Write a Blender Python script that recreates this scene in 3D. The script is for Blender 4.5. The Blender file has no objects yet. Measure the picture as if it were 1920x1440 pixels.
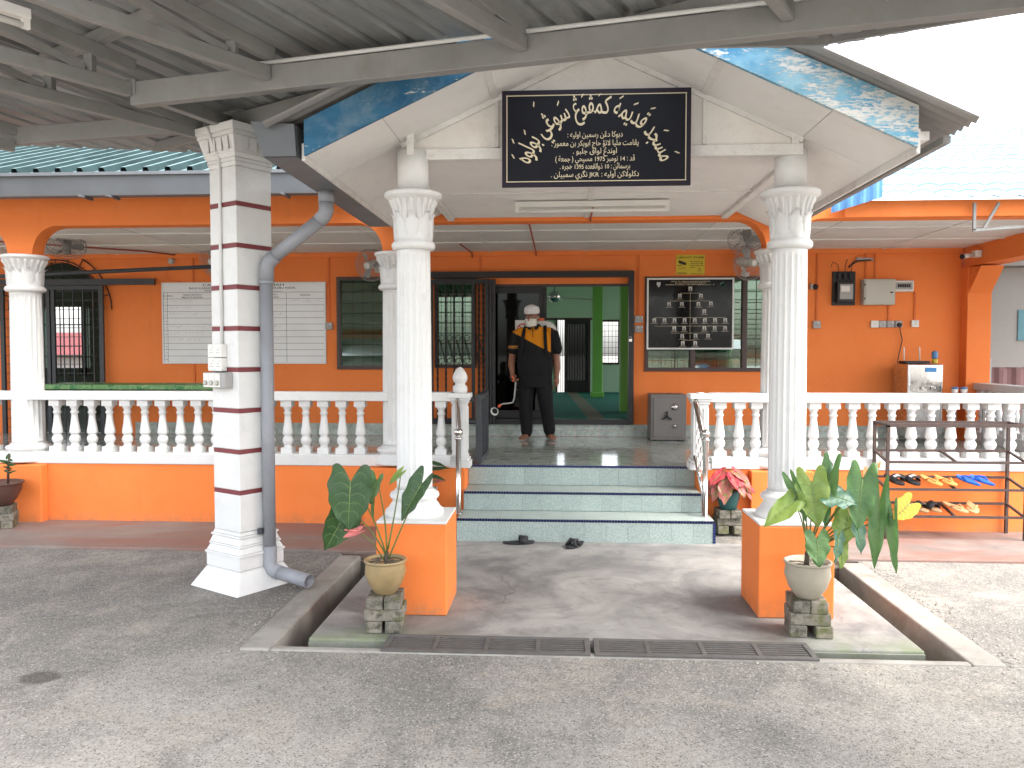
import bpy, bmesh, math, random
from mathutils import Vector, Matrix
R = math.radians
random.seed(7)
scene = bpy.context.scene
col = scene.collection

# ------------------------------------------------------------------ camera
cam_d = bpy.data.cameras.new('camera'); cam = bpy.data.objects.new('camera', cam_d); col.objects.link(cam)
cam_d.sensor_width = 36; cam_d.lens = 28.125; cam_d.clip_end = 2000; cam_d.clip_start = .05
cam.location = (0, 0, 1.6); cam.rotation_euler = (R(90) - math.atan(60 / 1500), 0, R(3.43))
scene.camera = cam

# ------------------------------------------------------------------ sky, sun, exposure (bright overcast midday)
SUN_EL, SUN_AZ = 56, 112           # azimuth measured from +Y towards +X
w = bpy.data.worlds.new('World'); scene.world = w; w.use_nodes = True
nt = w.node_tree; nt.nodes.clear()
sky = nt.nodes.new('ShaderNodeTexSky'); sky.sky_type = 'NISHITA'; sky.sun_disc = False
sky.sun_elevation = R(SUN_EL); sky.sun_rotation = R(SUN_AZ); sky.air_density = 1.0; sky.dust_density = 3.5; sky.ozone_density = .6
hsv = nt.nodes.new('ShaderNodeHueSaturation'); hsv.inputs['Saturation'].default_value = .3
bg = nt.nodes.new('ShaderNodeBackground'); bg.inputs[1].default_value = .15
wo = nt.nodes.new('ShaderNodeOutputWorld')
nt.links.new(sky.outputs[0], hsv.inputs['Color']); nt.links.new(hsv.outputs[0], bg.inputs[0]); nt.links.new(bg.outputs[0], wo.inputs[0])
sd = bpy.data.lights.new('sun', 'SUN'); sd.energy = .5; sd.angle = R(65); sd.color = (1, .96, .9)
sun = bpy.data.objects.new('sun', sd); col.objects.link(sun)
_d = Vector((math.sin(R(SUN_AZ)) * math.cos(R(SUN_EL)), math.cos(R(SUN_AZ)) * math.cos(R(SUN_EL)), math.sin(R(SUN_EL))))
sun.rotation_euler = (-_d).to_track_quat('-Z', 'Y').to_euler()
vs = scene.view_settings; vs.view_transform = 'Standard'; vs.look = 'None'; vs.exposure = 2.6; vs.gamma = 1; vs.use_curve_mapping = False
try:
    scene.cycles.max_bounces = 6; scene.cycles.diffuse_bounces = 4; scene.cycles.glossy_bounces = 3; scene.cycles.transparent_max_bounces = 8; scene.cycles.use_denoising = True
    scene.cycles.caustics_reflective = False; scene.cycles.caustics_refractive = False; scene.cycles.sample_clamp_indirect = 6
except Exception: pass

# ------------------------------------------------------------------ mesh helpers
class MB:
    def __init__(s): s.v = []; s.f = []; s.sm = []
    def add(s, vs, fs, smooth=False):
        o = len(s.v); s.v += [tuple(p) for p in vs]
        for f in fs: s.f.append(tuple(i + o for i in f)); s.sm.append(smooth)
        return s
    def box(s, x0, x1, y0, y1, z0, z1):
        return s.add([(x0,y0,z0),(x1,y0,z0),(x1,y1,z0),(x0,y1,z0),(x0,y0,z1),(x1,y0,z1),(x1,y1,z1),(x0,y1,z1)],
                     [(0,3,2,1),(4,5,6,7),(0,1,5,4),(1,2,6,5),(2,3,7,6),(3,0,4,7)])
    def bar(s, p, q, wd, ht, up=(0,0,1)):
        p = Vector(p); q = Vector(q); d = (q-p).normalized(); u = Vector(up)
        if abs(d.dot(u)) > .99: u = Vector((0,1,0))
        sx = d.cross(u).normalized(); uz = sx.cross(d).normalized()
        a = sx*wd/2; b = uz*ht/2
        vs = [p-a-b,p+a-b,p+a+b,p-a+b,q-a-b,q+a-b,q+a+b,q-a+b]
        return s.add(vs, [(0,1,2,3),(7,6,5,4),(0,4,5,1),(1,5,6,2),(2,6,7,3),(3,7,4,0)])
    def tube(s, pts, r, n=10, cap=True):
        pts = [Vector(p) for p in pts]; m = len(pts)
        rs = r if isinstance(r, (list, tuple)) else [r]*m
        t0 = (pts[1]-pts[0]).normalized(); u = Vector((0,0,1)) if abs(t0.z) < .9 else Vector((1,0,0))
        nrm = (u - t0*u.dot(t0)).normalized(); vs = []; 
        for i in range(m):
            t = (pts[min(i+1,m-1)]-pts[max(i-1,0)]).normalized()
            nrm = (nrm - t*nrm.dot(t)).normalized(); bn = t.cross(nrm)
            for k in range(n):
                a = 2*math.pi*k/n; vs.append(pts[i] + (nrm*math.cos(a)+bn*math.sin(a))*rs[i])
        fs = [(i*n+k, i*n+(k+1)%n, (i+1)*n+(k+1)%n, (i+1)*n+k) for i in range(m-1) for k in range(n)]
        s.add(vs, fs, True)
        if cap:
            o = len(s.v) - len(vs)
            s.f.append(tuple(o+k for k in range(n-1,-1,-1))); s.sm.append(False)
            s.f.append(tuple(o+(m-1)*n+k for k in range(n))); s.sm.append(False)
        return s
    def lathe(s, prof, n=24, c=(0,0,0), fn=None, smooth=True, cap=True):
        vs = []
        for r, z in prof:
            for k in range(n):
                a = 2*math.pi*k/n; rr = r*(fn(a, z) if fn else 1)
                vs.append((c[0]+rr*math.cos(a), c[1]+rr*math.sin(a), c[2]+z))
        m = len(prof)
        fs = [(i*n+k, i*n+(k+1)%n, (i+1)*n+(k+1)%n, (i+1)*n+k) for i in range(m-1) for k in range(n)]
        s.add(vs, fs, smooth)
        if cap:
            o = len(s.v)-len(vs)
            s.f.append(tuple(o+k for k in range(n-1,-1,-1))); s.sm.append(False)
            s.f.append(tuple(o+(m-1)*n+k for k in range(n))); s.sm.append(False)
        return s
    def rings(s, rings, smooth=True):
        """closed loft through rings of equal length, ends capped"""
        n = len(rings[0]); vs = [p for r in rings for p in r]; m = len(rings)
        s.add(vs, [(i*n+k, i*n+(k+1)%n, (i+1)*n+(k+1)%n, (i+1)*n+k) for i in range(m-1) for k in range(n)], smooth)
        o = len(s.v)-len(vs)
        s.f.append(tuple(o+k for k in range(n-1,-1,-1))); s.sm.append(smooth)
        s.f.append(tuple(o+(m-1)*n+k for k in range(n))); s.sm.append(smooth)
        return s
    def limb(s, pts, rad, n=14):
        """tapered closed limb with rounded ends; rad = list of (rx, ry)"""
        pts = [Vector(p) for p in pts]; m = len(pts); out = []
        t0 = (pts[1]-pts[0]).normalized(); u = Vector((1,0,0)) if abs(t0.x) < .9 else Vector((0,1,0))
        nrm = (u - t0*u.dot(t0)).normalized()
        for i in range(m):
            t = (pts[min(i+1,m-1)]-pts[max(i-1,0)]).normalized()
            nrm = (nrm - t*nrm.dot(t)).normalized(); bn = t.cross(nrm)
            rx, ry = rad[i] if isinstance(rad[i], tuple) else (rad[i], rad[i])
            def ring(off, k): return [pts[i]+t*off+(nrm*math.cos(2*math.pi*j/n)*rx+bn*math.sin(2*math.pi*j/n)*ry)*k for j in range(n)]
            rm = min(rx, ry)
            if i == 0: out += [ring(-rm*.9, .35), ring(-rm*.6, .75)]
            out.append(ring(0, 1))
            if i == m-1: out += [ring(rm*.6, .75), ring(rm*.9, .35)]
        return s.rings(out)
    def ell(s, c, rx, ry, rz, n=16, m=10, fn=None):
        out = []
        for i in range(1, m):
            t = math.pi*i/m; 
            ring = []
            for k in range(n):
                a = 2*math.pi*k/n; p = Vector((math.sin(t)*math.cos(a), math.sin(t)*math.sin(a), -math.cos(t)))
                q = Vector((c[0]+rx*p.x, c[1]+ry*p.y, c[2]+rz*p.z))
                ring.append(fn(p, q) if fn else q)
            out.append(ring)
        return s.rings(out)
    def prism(s, poly, y0, y1):
        """polygon in XZ (counter-clockwise seen from -Y) extruded along Y"""
        n = len(poly); vs = [(x, y0, z) for x, z in poly] + [(x, y1, z) for x, z in poly]
        fs = [tuple(range(n)), tuple(range(2*n-1, n-1, -1))] + [(i, i+n, (i+1) % n+n, (i+1) % n) for i in range(n)]
        return s.add(vs, fs)
    def prismz(s, poly, z0, z1):
        n = len(poly); vs = [(x, y, z0) for x, y in poly] + [(x, y, z1) for x, y in poly]
        fs = [tuple(range(n-1, -1, -1)), tuple(range(n, 2*n))] + [(i, (i+1) % n, (i+1) % n+n, i+n) for i in range(n)]
        return s.add(vs, fs)
    def xform(s, M):
        s.v = [tuple(M @ Vector(p)) for p in s.v]; return s
    def mesh(s, name, mat=None):
        me = bpy.data.meshes.new(name); me.from_pydata(s.v, [], s.f); me.polygons.foreach_set('use_smooth', s.sm)
        if mat: me.materials.append(mat)
        me.update(); return me
    def build(s, name, mat, parent=None, bevel=0, segs=2):
        o = bpy.data.objects.new(name, s.mesh(name, mat)); col.objects.link(o); adopt(o, parent)
        if bevel: bev(o, bevel, segs)
        return o

def bev(o, wd, segs=2):
    m = o.modifiers.new('bevel', 'BEVEL'); m.width = wd; m.segments = segs; m.limit_method = 'ANGLE'; m.angle_limit = R(40)
def adopt(o, parent):
    if parent is None: return
    o.parent = parent; o.matrix_parent_inverse = wm(parent).inverted()
def wm(o):
    M = Matrix.LocRotScale(o.location, o.rotation_euler, o.scale)
    return M if o.parent is None else wm(o.parent) @ o.matrix_parent_inverse @ M
def inst(name, me, parent, loc=(0,0,0), rotz=0, scale=(1,1,1), rot=None):
    o = bpy.data.objects.new(name, me); col.objects.link(o)
    o.location = loc; o.rotation_euler = rot or (0,0,rotz); o.scale = scale
    adopt(o, parent); return o
def tag(o, label, cat=None, group=None, kind=None):
    if label: o['label'] = label
    if cat: o['category'] = cat
    if group: o['group'] = group
    if kind: o['kind'] = kind
    return o
def thing(name, label, cat, loc=(0,0,0), rotz=0, group=None):
    o = bpy.data.objects.new(name, None); col.objects.link(o); o.empty_display_size = .1
    o.location = loc; o.rotation_euler = (0,0,rotz)
    return tag(o, label, cat, group)
def struct(o): o['kind'] = 'structure'; return o
def stuff(o): o['kind'] = 'stuff'; return o
def B(name, mat, parent, *boxes, bevel=0):
    m = MB()
    for b in boxes: m.box(*b)
    return m.build(name, mat, parent, bevel)

# ------------------------------------------------------------------ materials (all procedural, world-space pattern)
def hexc(h):
    c = [int(h[i:i+2], 16)/255 for i in (0, 2, 4)]
    return tuple(x/12.92 if x <= .04045 else ((x+.055)/1.055)**2.4 for x in c)
class NT:
    def __init__(s, name):
        s.m = bpy.data.materials.new(name); s.m.use_nodes = True; s.t = s.m.node_tree; s.t.nodes.clear()
        s.out = s.n('ShaderNodeOutputMaterial'); s.p = s.n('ShaderNodeBsdfPrincipled'); s.l(s.p.outputs[0], s.out.inputs[0])
        g = s.n('ShaderNodeNewGeometry'); s.pos = g.outputs['Position']; s.geo = g
    def n(s, t, **k):
        x = s.t.nodes.new(t)
        for a, b in k.items(): setattr(x, a, b)
        return x
    def l(s, a, b): s.t.links.new(a, b)
    def set(s, sock, v):
        if hasattr(v, 'is_output') or isinstance(v, bpy.types.NodeSocket): s.l(v, sock)
        elif isinstance(v, (tuple, list)) and len(v) == 3 and sock.type == 'RGBA': sock.default_value = (*v, 1)
        else: sock.default_value = v
    def noise(s, scale, detail=4, rough=.55, vec=None, dist=0, out=0):
        x = s.n('ShaderNodeTexNoise'); x.inputs['Scale'].default_value = scale; x.inputs['Detail'].default_value = detail
        x.inputs['Roughness'].default_value = rough; x.inputs['Distortion'].default_value = dist
        s.l(vec or s.pos, x.inputs['Vector']); return x.outputs[out]
    def vor(s, scale, feature='F1', out='Distance', vec=None):
        x = s.n('ShaderNodeTexVoronoi', feature=feature); x.inputs['Scale'].default_value = scale; s.l(vec or s.pos, x.inputs['Vector']); return x.outputs[out]
    def ramp(s, fac, a, b, va=0., vb=1.):
        x = s.n('ShaderNodeMapRange'); s.l(fac, x.inputs[0])
        for i, v in zip((1, 2, 3, 4), (a, b, va, vb)): x.inputs[i].default_value = v
        return x.outputs[0]
    def mix(s, fac, a, b, mode='MIX'):
        x = s.n('ShaderNodeMix', data_type='RGBA', blend_type=mode)
        s.set(x.inputs[0], fac); s.set(x.inputs[6], a); s.set(x.inputs[7], b); return x.outputs[2]
    def math(s, op, a, b=0., c=0.):
        x = s.n('ShaderNodeMath', operation=op); s.set(x.inputs[0], a); s.set(x.inputs[1], b); s.set(x.inputs[2], c); return x.outputs[0]
    def scalev(s, sx, sy, sz, vec=None, rotz=0):
        x = s.n('ShaderNodeMapping'); x.inputs['Scale'].default_value = (sx, sy, sz); x.inputs['Rotation'].default_value = (0, 0, rotz); s.l(vec or s.pos, x.inputs['Vector']); return x.outputs[0]
    def xyz(s, vec=None):
        x = s.n('ShaderNodeSeparateXYZ'); s.l(vec or s.pos, x.inputs[0]); return x.outputs
    def rnd(s): return s.n('ShaderNodeObjectInfo').outputs['Random']
    def bump(s, h, strength=.3, dist=.01):
        x = s.n('ShaderNodeBump'); x.inputs['Strength'].default_value = strength; x.inputs['Distance'].default_value = dist
        s.l(h, x.inputs['Height']); s.l(x.outputs[0], s.p.inputs['Normal']); return x
    def fin(s, color, rough=.5, metal=0., spec=None, **k):
        s.set(s.p.inputs['Base Color'], color); s.set(s.p.inputs['Roughness'], rough); s.set(s.p.inputs['Metallic'], metal)
        if spec is not None: s.p.inputs['Specular IOR Level'].default_value = spec
        for a, b in k.items(): s.set(s.p.inputs[a.replace('_', ' ')], b)
        return s.m
def paint(name, c, rough=.6, var=.12, vs=2.2, fine=.06, bump=.05, bs=120, metal=0., dirt=None, dirt_amt=.0, spec=.35, rnd=0.):
    t = NT(name); c = Vector(c)
    a = t.noise(vs, 5, .6); b = t.noise(vs*14, 3, .6)
    colr = t.mix(t.ramp(a, .3, .7), tuple(c*(1-var)), tuple(c*(1+var*.6)))
    colr = t.mix(t.ramp(b, .35, .7, 0, fine*3), colr, tuple(c*.72))
    if dirt is not None:
        d = t.ramp(t.noise(vs*2.4, 7, .68, dist=.6), .52, .78, 0, dirt_amt)
        colr = t.mix(d, colr, dirt)
    if rnd:
        r = t.ramp(t.rnd(), 0, 1, 1-rnd, 1+rnd)
        x = t.n('ShaderNodeVectorMath', operation='SCALE'); t.l(colr, x.inputs[0]); t.l(r, x.inputs['Scale']); colr = x.outputs[0]
    if bump: t.bump(t.noise(bs, 3, .6), bump, .004)
    return t.fin(colr, t.ramp(a, .3, .7, max(.05, rough-.08), min(1, rough+.08)), metal, spec)
# ------------------------------------------------------------------ lettering prepared first (glyph outlines of the built-in font)
DUAL = dict(zip('بتثجحخسشصعغفقكلمنهيئ', (0xFE8F,0xFE95,0xFE99,0xFE9D,0xFEA1,0xFEA5,0xFEB1,0xFEB5,0xFEB9,0xFEC9,0xFECD,0xFED1,0xFED5,0xFED9,0xFEDD,0xFEE1,0xFEE5,0xFEE9,0xFEF1,0xFE89)))
DUAL['ڤ'] = 0xFB6A; DUAL['گ'] = 0xFB92
RIGHT = dict(zip('ادذرزوةأؤ', (0xFE8D,0xFEA9,0xFEAB,0xFEAD,0xFEAF,0xFEED,0xFE93,0xFE83,0xFE85)))
# 'ڠ' is ain with three dots: joined as ain, dots added
def shape(word):
    """list of (glyph, has_three_dots, joins_next) in reading order"""
    out = []; letters = list(word); n = len(letters); i = 0
    def base(c): return 'ع' if c == 'ڠ' else c
    prev_joins = False
    while i < n:
        c = base(letters[i]); nxt = base(letters[i+1]) if i+1 < n else ''
        if c == 'ل' and nxt == 'ا':
            out.append((chr(0xFEFC if prev_joins else 0xFEFB), False)); prev_joins = False; i += 2; continue
        if c in DUAL:
            jn = nxt in DUAL or nxt in RIGHT
            f = (3 if jn else 1) if prev_joins else (2 if jn else 0)
            out.append((chr(DUAL[c]+f), letters[i] == 'ڠ')); prev_joins = jn
        elif c in RIGHT:
            out.append((chr(RIGHT[c]+(1 if prev_joins else 0)), False)); prev_joins = False
        else: out.append((c, False)); prev_joins = False
        i += 1
    return out
JAWI_ARC = 'مسجد قديمه كمڤوڠ سوڠي بولوه'
JAWI = [(['دبوكا', 'دڠن', 'رسمين', 'اوليه', ':'], 2.874, .33), (['يڠامت', 'مليا', 'لاتؤ', 'حاج', 'ابوبكر', 'بن', 'معمور', '.'], 2.824, .52), (['اوندڠ', 'لواق', 'جلبو', '.'], 2.777, .265),
        (['ڤد', ':', '#14', 'نومبر', '#1975', 'مسيحي', ')', 'جمعة', '('], 2.732, .475), (['برسمائن', ':', '#10', 'ذوالقعده', '#1395', 'هجره', '.'], 2.687, .42), (['دكلولاكن', 'اوليه', ':', '#JKR', 'نگري', 'سمبيلن', '.'], 2.640, .525)]
LAT = ['KAMERA AKTIF', '24 JAM', 'PERGERAKAN', 'DIAWASI DEMI', 'KESELAMATAN', 'ANDA', 'CCTV', 'CARTA ORGANISASI AHLI JAWATAN KUASA', 'MASJID KARIAH SUNGAI BULOH', 'DURIAN JELEBU, NEGERI SEMBILAN D. K.',
       'CATATAN AKTIVITI KARIAH', 'BAGI KARIAH MASJID SUNGAI BULOH, DURIAN JELEBU NSDK.', 'TAHUN', 'BIL', 'MASA', 'TARIKH AKTIVITI /', 'MAJLIS DI ADAKAN', 'CATATAN', '14', '1975', '10', '1395', 'JKR'] + [str(k) for k in range(1, 11)]
need = set()
for w_ in JAWI_ARC.split(): need |= {g for g, _ in shape(w_)}
for ws, _, _ in JAWI:
    for w_ in ws:
        if w_[0] != '#': need |= {g for g, _ in shape(w_)}
need.add('\uFBB6')
_tx = {}
def _mk(key, body, off):
    c = bpy.data.curves.new('t', 'FONT'); c.body = body; c.size = 1; c.resolution_u = 2; c.offset = off
    o_ = bpy.data.objects.new('t', c); col.objects.link(o_); _tx[key] = o_
for g in need: _mk(('g', g), g, .006); _mk(('a', g), g+'I', 0)
_mk(('a', ''), 'I', 0)
for s_ in sorted(set(LAT)): _mk(('l', s_), s_, .008)
bpy.context.view_layer.update(); _dg = bpy.context.evaluated_depsgraph_get()
GLY = {}
for k_, o_ in _tx.items():
    me_ = bpy.data.meshes.new_from_object(o_.evaluated_get(_dg))
    GLY[k_] = ([tuple(v.co) for v in me_.vertices], [tuple(p.vertices) for p in me_.polygons]); bpy.data.meshes.remove(me_)
for o_ in _tx.values():
    c = o_.data; bpy.data.objects.remove(o_); bpy.data.curves.remove(c)
_i = max(v[0] for v in GLY[('a', '')][0])
ADV = {g: max(v[0] for v in GLY[('a', g)][0])-_i for g in need}
def lat(m, s, x, z, h, y, align='l', width=None):
    """latin string on a board facing -Y: cap height h, baseline z"""
    vs, fs = GLY[('l', s)]; k = h/.72; x0 = min(v[0] for v in vs); x1 = max(v[0] for v in vs); kx = k if width is None else width/(x1-x0)
    ox = {'l': x, 'c': x-(x1-x0)*kx/2, 'r': x-(x1-x0)*kx}[align]
    m.add([(ox+(v[0]-x0)*kx, y, z+v[1]*k) for v in vs], fs)
def jawi_line(words):
    """visual layout, right to left; returns list of (glyphkey, x_left, dots) and width, in font units"""
    pen = 0; items = []
    for w_ in words:
        if w_[0] == '#':
            vs, _f = GLY[('l', w_[1:])]; wd = max(v[0] for v in vs)+.06; pen -= wd; items.append((('l', w_[1:]), pen, False)); pen -= .28
        else:
            for g, d in shape(w_): pen -= ADV[g]; items.append((('g', g), pen, d))
            pen -= .26
    return items, -pen-.26
def mk_orange():
    t = NT('orange_wall_paint'); X, Y_, Z_ = t.xyz()
    a = t.noise(1.1, 6, .6); b = t.noise(5, 6, .66, dist=.5); f = t.noise(60, 3)
    c = t.mix(t.ramp(a, .3, .7), (.78, .195, .042), (.86, .235, .056))
    c = t.mix(t.ramp(b, .5, .75, 0, .22), c, (.86, .30, .11))                      # chalky faded patches
    c = t.mix(t.ramp(t.noise(3.3, 6, .7, vec=t.scalev(2.2, 2.2, .35)), .58, .78, 0, .22), c, (.46, .12, .04))   # faint run marks
    sp = t.math('MULTIPLY', t.ramp(Z_, .005, .13, 1, 0), t.ramp(t.noise(13, 6, .75), .36, .66)); c = t.mix(t.math('MULTIPLY', sp, .65), c, (.30, .17, .10))   # mud splash at the foot
    ch = t.math('MULTIPLY', t.ramp(t.noise(24, 5, .7), .68, .71), t.ramp(t.noise(1.7, 3), .55, .62)); c = t.mix(t.math('MULTIPLY', ch, .6), c, (.62, .48, .38))   # small chips
    t.bump(t.math('ADD', t.math('MULTIPLY', f, .5), t.math('MULTIPLY', t.noise(9, 5, .6), .8)), .16, .006)
    return t.fin(c, .68, 0, .28)
ORANGE = mk_orange()
CASTIRON = paint('dull_cast_iron', (.105, .098, .092), .7, .25, 14, .12, .25, 90, dirt=(.18, .14, .10), dirt_amt=.4)
STEPGROUT = paint('mint_grout', (.27, .32, .30), .85, .12, 14)
WHITE = paint('white_gloss_paint', (.70, .70, .685), .42, .05, 3, .02, .08, 60, dirt=(.40, .385, .35), dirt_amt=.30, spec=.35)
WALLWHITE = paint('white_board_paint', (.76, .745, .72), .7, .06, 2, .02, .05, 80, dirt=(.45, .40, .34), dirt_amt=.22, rnd=.03)
GABLEWHITE = paint('stained_white_board', (.74, .71, .67), .72, .08, 3, .03, .06, 80, dirt=(.42, .34, .27), dirt_amt=.30)
TRIMWHITE = paint('flaking_white_timber', (.72, .70, .67), .7, .1, 6, .08, .25, 60, dirt=(.34, .28, .23), dirt_amt=.45)
MAROON = paint('maroon_band_paint', (.20, .045, .05), .55, .15, 6)
GREYSTEEL = paint('grey_primer_steel', (.25, .25, .238), .55, .14, 2.5, .05, .06, 90, dirt=(.14, .10, .075), dirt_amt=.30)
PVCGREY = paint('grey_pvc', (.29, .30, .325), .4, .10, 4, .03, .02, 40, dirt=(.16, .15, .13), dirt_amt=.25)
GUTTERGREY = paint('grey_gutter_metal', (.135, .145, .155), .45, .12, 3, .03, .02, 40, dirt=(.12, .10, .09), dirt_amt=.25)
CONDUIT = paint('white_conduit', (.70, .70, .68), .45, .05, 6)
DARKIRON = paint('black_iron_paint', (.022, .021, .022), .42, .2, 8, .05, .1, 80)
GREYIRON = paint('dark_grey_iron', (.05, .055, .062), .45, .2, 8, .05)
RUSTIRON = paint('rusty_angle_iron', (.07, .048, .042), .6, .25, 14, .15, .2, 90, dirt=(.22, .11, .06), dirt_amt=.5)
FRAMEBROWN = paint('brown_window_frame', (.075, .048, .044), .5, .15, 6)
PLASTICW = paint('white_plastic', (.72, .71, .67), .35, .05, 8, 0, 0)
PLASTICG = paint('grey_plastic', (.36, .35, .34), .4, .08, 8, 0, 0)
BLACKP = paint('black_plastic', (.018, .018, .02), .45, .1, 8, 0, .05)
CREAM = paint('cream_enamel', (.50, .49, .44), .4, .06, 5)
SAFEGREY = paint('safe_grey_enamel', (.19, .175, .165), .45, .07, 5, .02, .1, 150)
REDPIPE = paint('red_conduit', (.34, .07, .05), .5, .15, 8)
ORANGECOND = paint('orange_painted_conduit', (.70, .16, .03), .5, .08, 6)
CERAMIC = paint('glazed_clay_pot', (.33, .235, .115), .35, .3, 7, .08, .1, 60, dirt=(.20, .19, .12), dirt_amt=.55, spec=.5)
STONEPOT = paint('stone_grey_pot', (.36, .32, .25), .6, .12, 6, .05, .1, 60)
BROWNPOT = paint('brown_clay_pot', (.10, .05, .04), .5, .2, 7, .06, .1, 60)
TEALPOT = paint('teal_plastic_pot', (.022, .085, .085), .4, .1, 7, 0, 0)
SOIL = paint('potting_soil', (.10, .085, .065), .95, .4, 30, .2, .8, 70)
STEM = paint('green_stem', (.14, .17, .05), .5, .2, 12)
GREENWALL = paint('green_hall_paint', (.53, .77, .59), .6, .04, 1.5, .01)
GREENDARK = paint('bright_green_pillar_paint', (.17, .48, .09), .55, .05, 1.5, .01)
HALLCEIL = paint('hall_ceiling_board', (.8, .8, .77), .7, .04, 2)
TANK = paint('white_tank_plastic', (.68, .68, .64), .4, .06, 8, 0, 0)
ORNPLAST = paint('orange_plastic', (.75, .13, .04), .4, .05, 8, 0, 0)
CLOTHB = paint('black_cotton', (.012, .012, .013), .85, .2, 16, .05, .4, 400, spec=.2)
CLOTHW = paint('white_cotton', (.72, .71, .70), .85, .06, 16, .04, .4, 300, spec=.2)
SKIN = paint('brown_skin', (.27, .125, .078), .5, .12, 18, .04, .12, 250)
HAIR = paint('black_hair', (.012, .01, .01), .6, .2, 40)
RUBBERB = paint('black_rubber', (.022, .022, .024), .7, .2, 14, .06, .2, 120)

def metal(name, c, rough, aniso=None):
    t = NT(name); n = t.noise(30, 3); t.bump(t.noise(5, 3), .02, .004)
    return t.fin(c, t.ramp(n, .3, .7, max(.03, rough-.06), rough+.08), 1.)
CHROME = metal('polished_stainless', (.62, .60, .58), .14)
BRUSHED = metal('brushed_stainless', (.60, .60, .60), .22)

def mk_asphalt():
    t = NT('worn_asphalt'); X, Y_, Z_ = t.xyz()
    big = t.noise(.75, 6, .62, dist=.5); mid = t.noise(1.9, 6, .7, dist=.9); fine = t.noise(75, 4, .75); mott = t.noise(19, 6, .8); sp2 = t.vor(150, out='Color'); sp = t.vor(170)
    spv = t.n('ShaderNodeSeparateColor'); t.l(sp2, spv.inputs[0])
    c = t.mix(t.ramp(big, .34, .66), (.155, .146, .132), (.315, .295, .262))
    near_light = t.math('ADD', t.noise(.9, 5, .6), t.ramp(Y_, 2.6, 4.1, .20, -.04))          # brighter light on the near ground, painted in as noise-broken pale patches
    c = t.mix(t.ramp(near_light, .46, .66, 0, .85), c, (.54, .50, .435))
    c = t.mix(t.ramp(mid, .50, .66, 0, .7), c, (.53, .465, .375))                     # dusty tan patches
    c = t.mix(t.ramp(t.noise(1.3, 6, .68, dist=1.0), .53, .66, 0, .62), c, (.125, .118, .108))
    c = t.mix(t.ramp(mott, .36, .66, 0, .75), t.mix(.36, c, (.06, .057, .052)), t.mix(.2, c, (.54, .50, .44)))
    c = t.mix(t.ramp(fine, .34, .66, 0, .6), t.mix(.35, c, (.06, .058, .054)), t.mix(.22, c, (.52, .50, .46)))
    c = t.mix(t.ramp(spv.outputs[0], .84, .94, 0, .6), c, (.46, .44, .40))   # pale aggregate
    c = t.mix(t.ramp(spv.outputs[1], .80, .93, 0, .6), c, (.06, .058, .055))
    lit = t.ramp(t.noise(26, 3, .6), .735, .75); c = t.mix(t.math('MULTIPLY', lit, .8), c, (.55, .52, .46))    # scraps of grit and leaf litter
    ck = t.n('ShaderNodeVectorMath', operation='MULTIPLY_ADD'); t.l(t.noise(1.6, 6, .65, out=1), ck.inputs[0]); ck.inputs[1].default_value = (.7, .7, 0); t.l(t.pos, ck.inputs[2])
    cr = t.math('MULTIPLY', t.ramp(t.vor(.38, 'DISTANCE_TO_EDGE', vec=ck.outputs[0]), .001, .004, .35, 0), t.ramp(t.noise(.8, 3), .60, .68)); c = t.mix(cr, c, (.05, .048, .045))
    # small round oil stain with ragged edge
    dx = t.math('MULTIPLY', t.math('SUBTRACT', X, -2.55), 1.0); dy = t.math('MULTIPLY', t.math('SUBTRACT', Y_, 3.73), 1.35)
    d = t.math('SQRT', t.math('ADD', t.math('MULTIPLY', dx, dx), t.math('MULTIPLY', dy, dy)))
    d = t.math('ADD', d, t.math('MULTIPLY', t.math('SUBTRACT', t.noise(16, 3), .5), .05))
    c = t.mix(t.ramp(d, .080, .118, .62, 0), c, (.050, .040, .030))
    # thin scattered dark drips west of the column
    dr = t.ramp(t.noise(7, 4, .7, vec=t.scalev(1, 2.4, 1)), .63, .70, 0, 1)
    wnd = t.math('MULTIPLY', t.ramp(t.math('ABSOLUTE', t.math('SUBTRACT', X, -3.5)), .3, 1.1, 1, 0), t.ramp(t.math('ABSOLUTE', t.math('SUBTRACT', Y_, 5.15)), .15, .55, 1, 0))
    c = t.mix(t.math('MULTIPLY', dr, t.math('MULTIPLY', wnd, .8)), c, (.035, .03, .027))
    h = t.math('ADD', t.math('MULTIPLY', fine, .6), t.math('MULTIPLY', sp, .5)); t.bump(h, .5, .008)
    return t.fin(c, .9, 0, .2)
ASPHALT = mk_asphalt()

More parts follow.
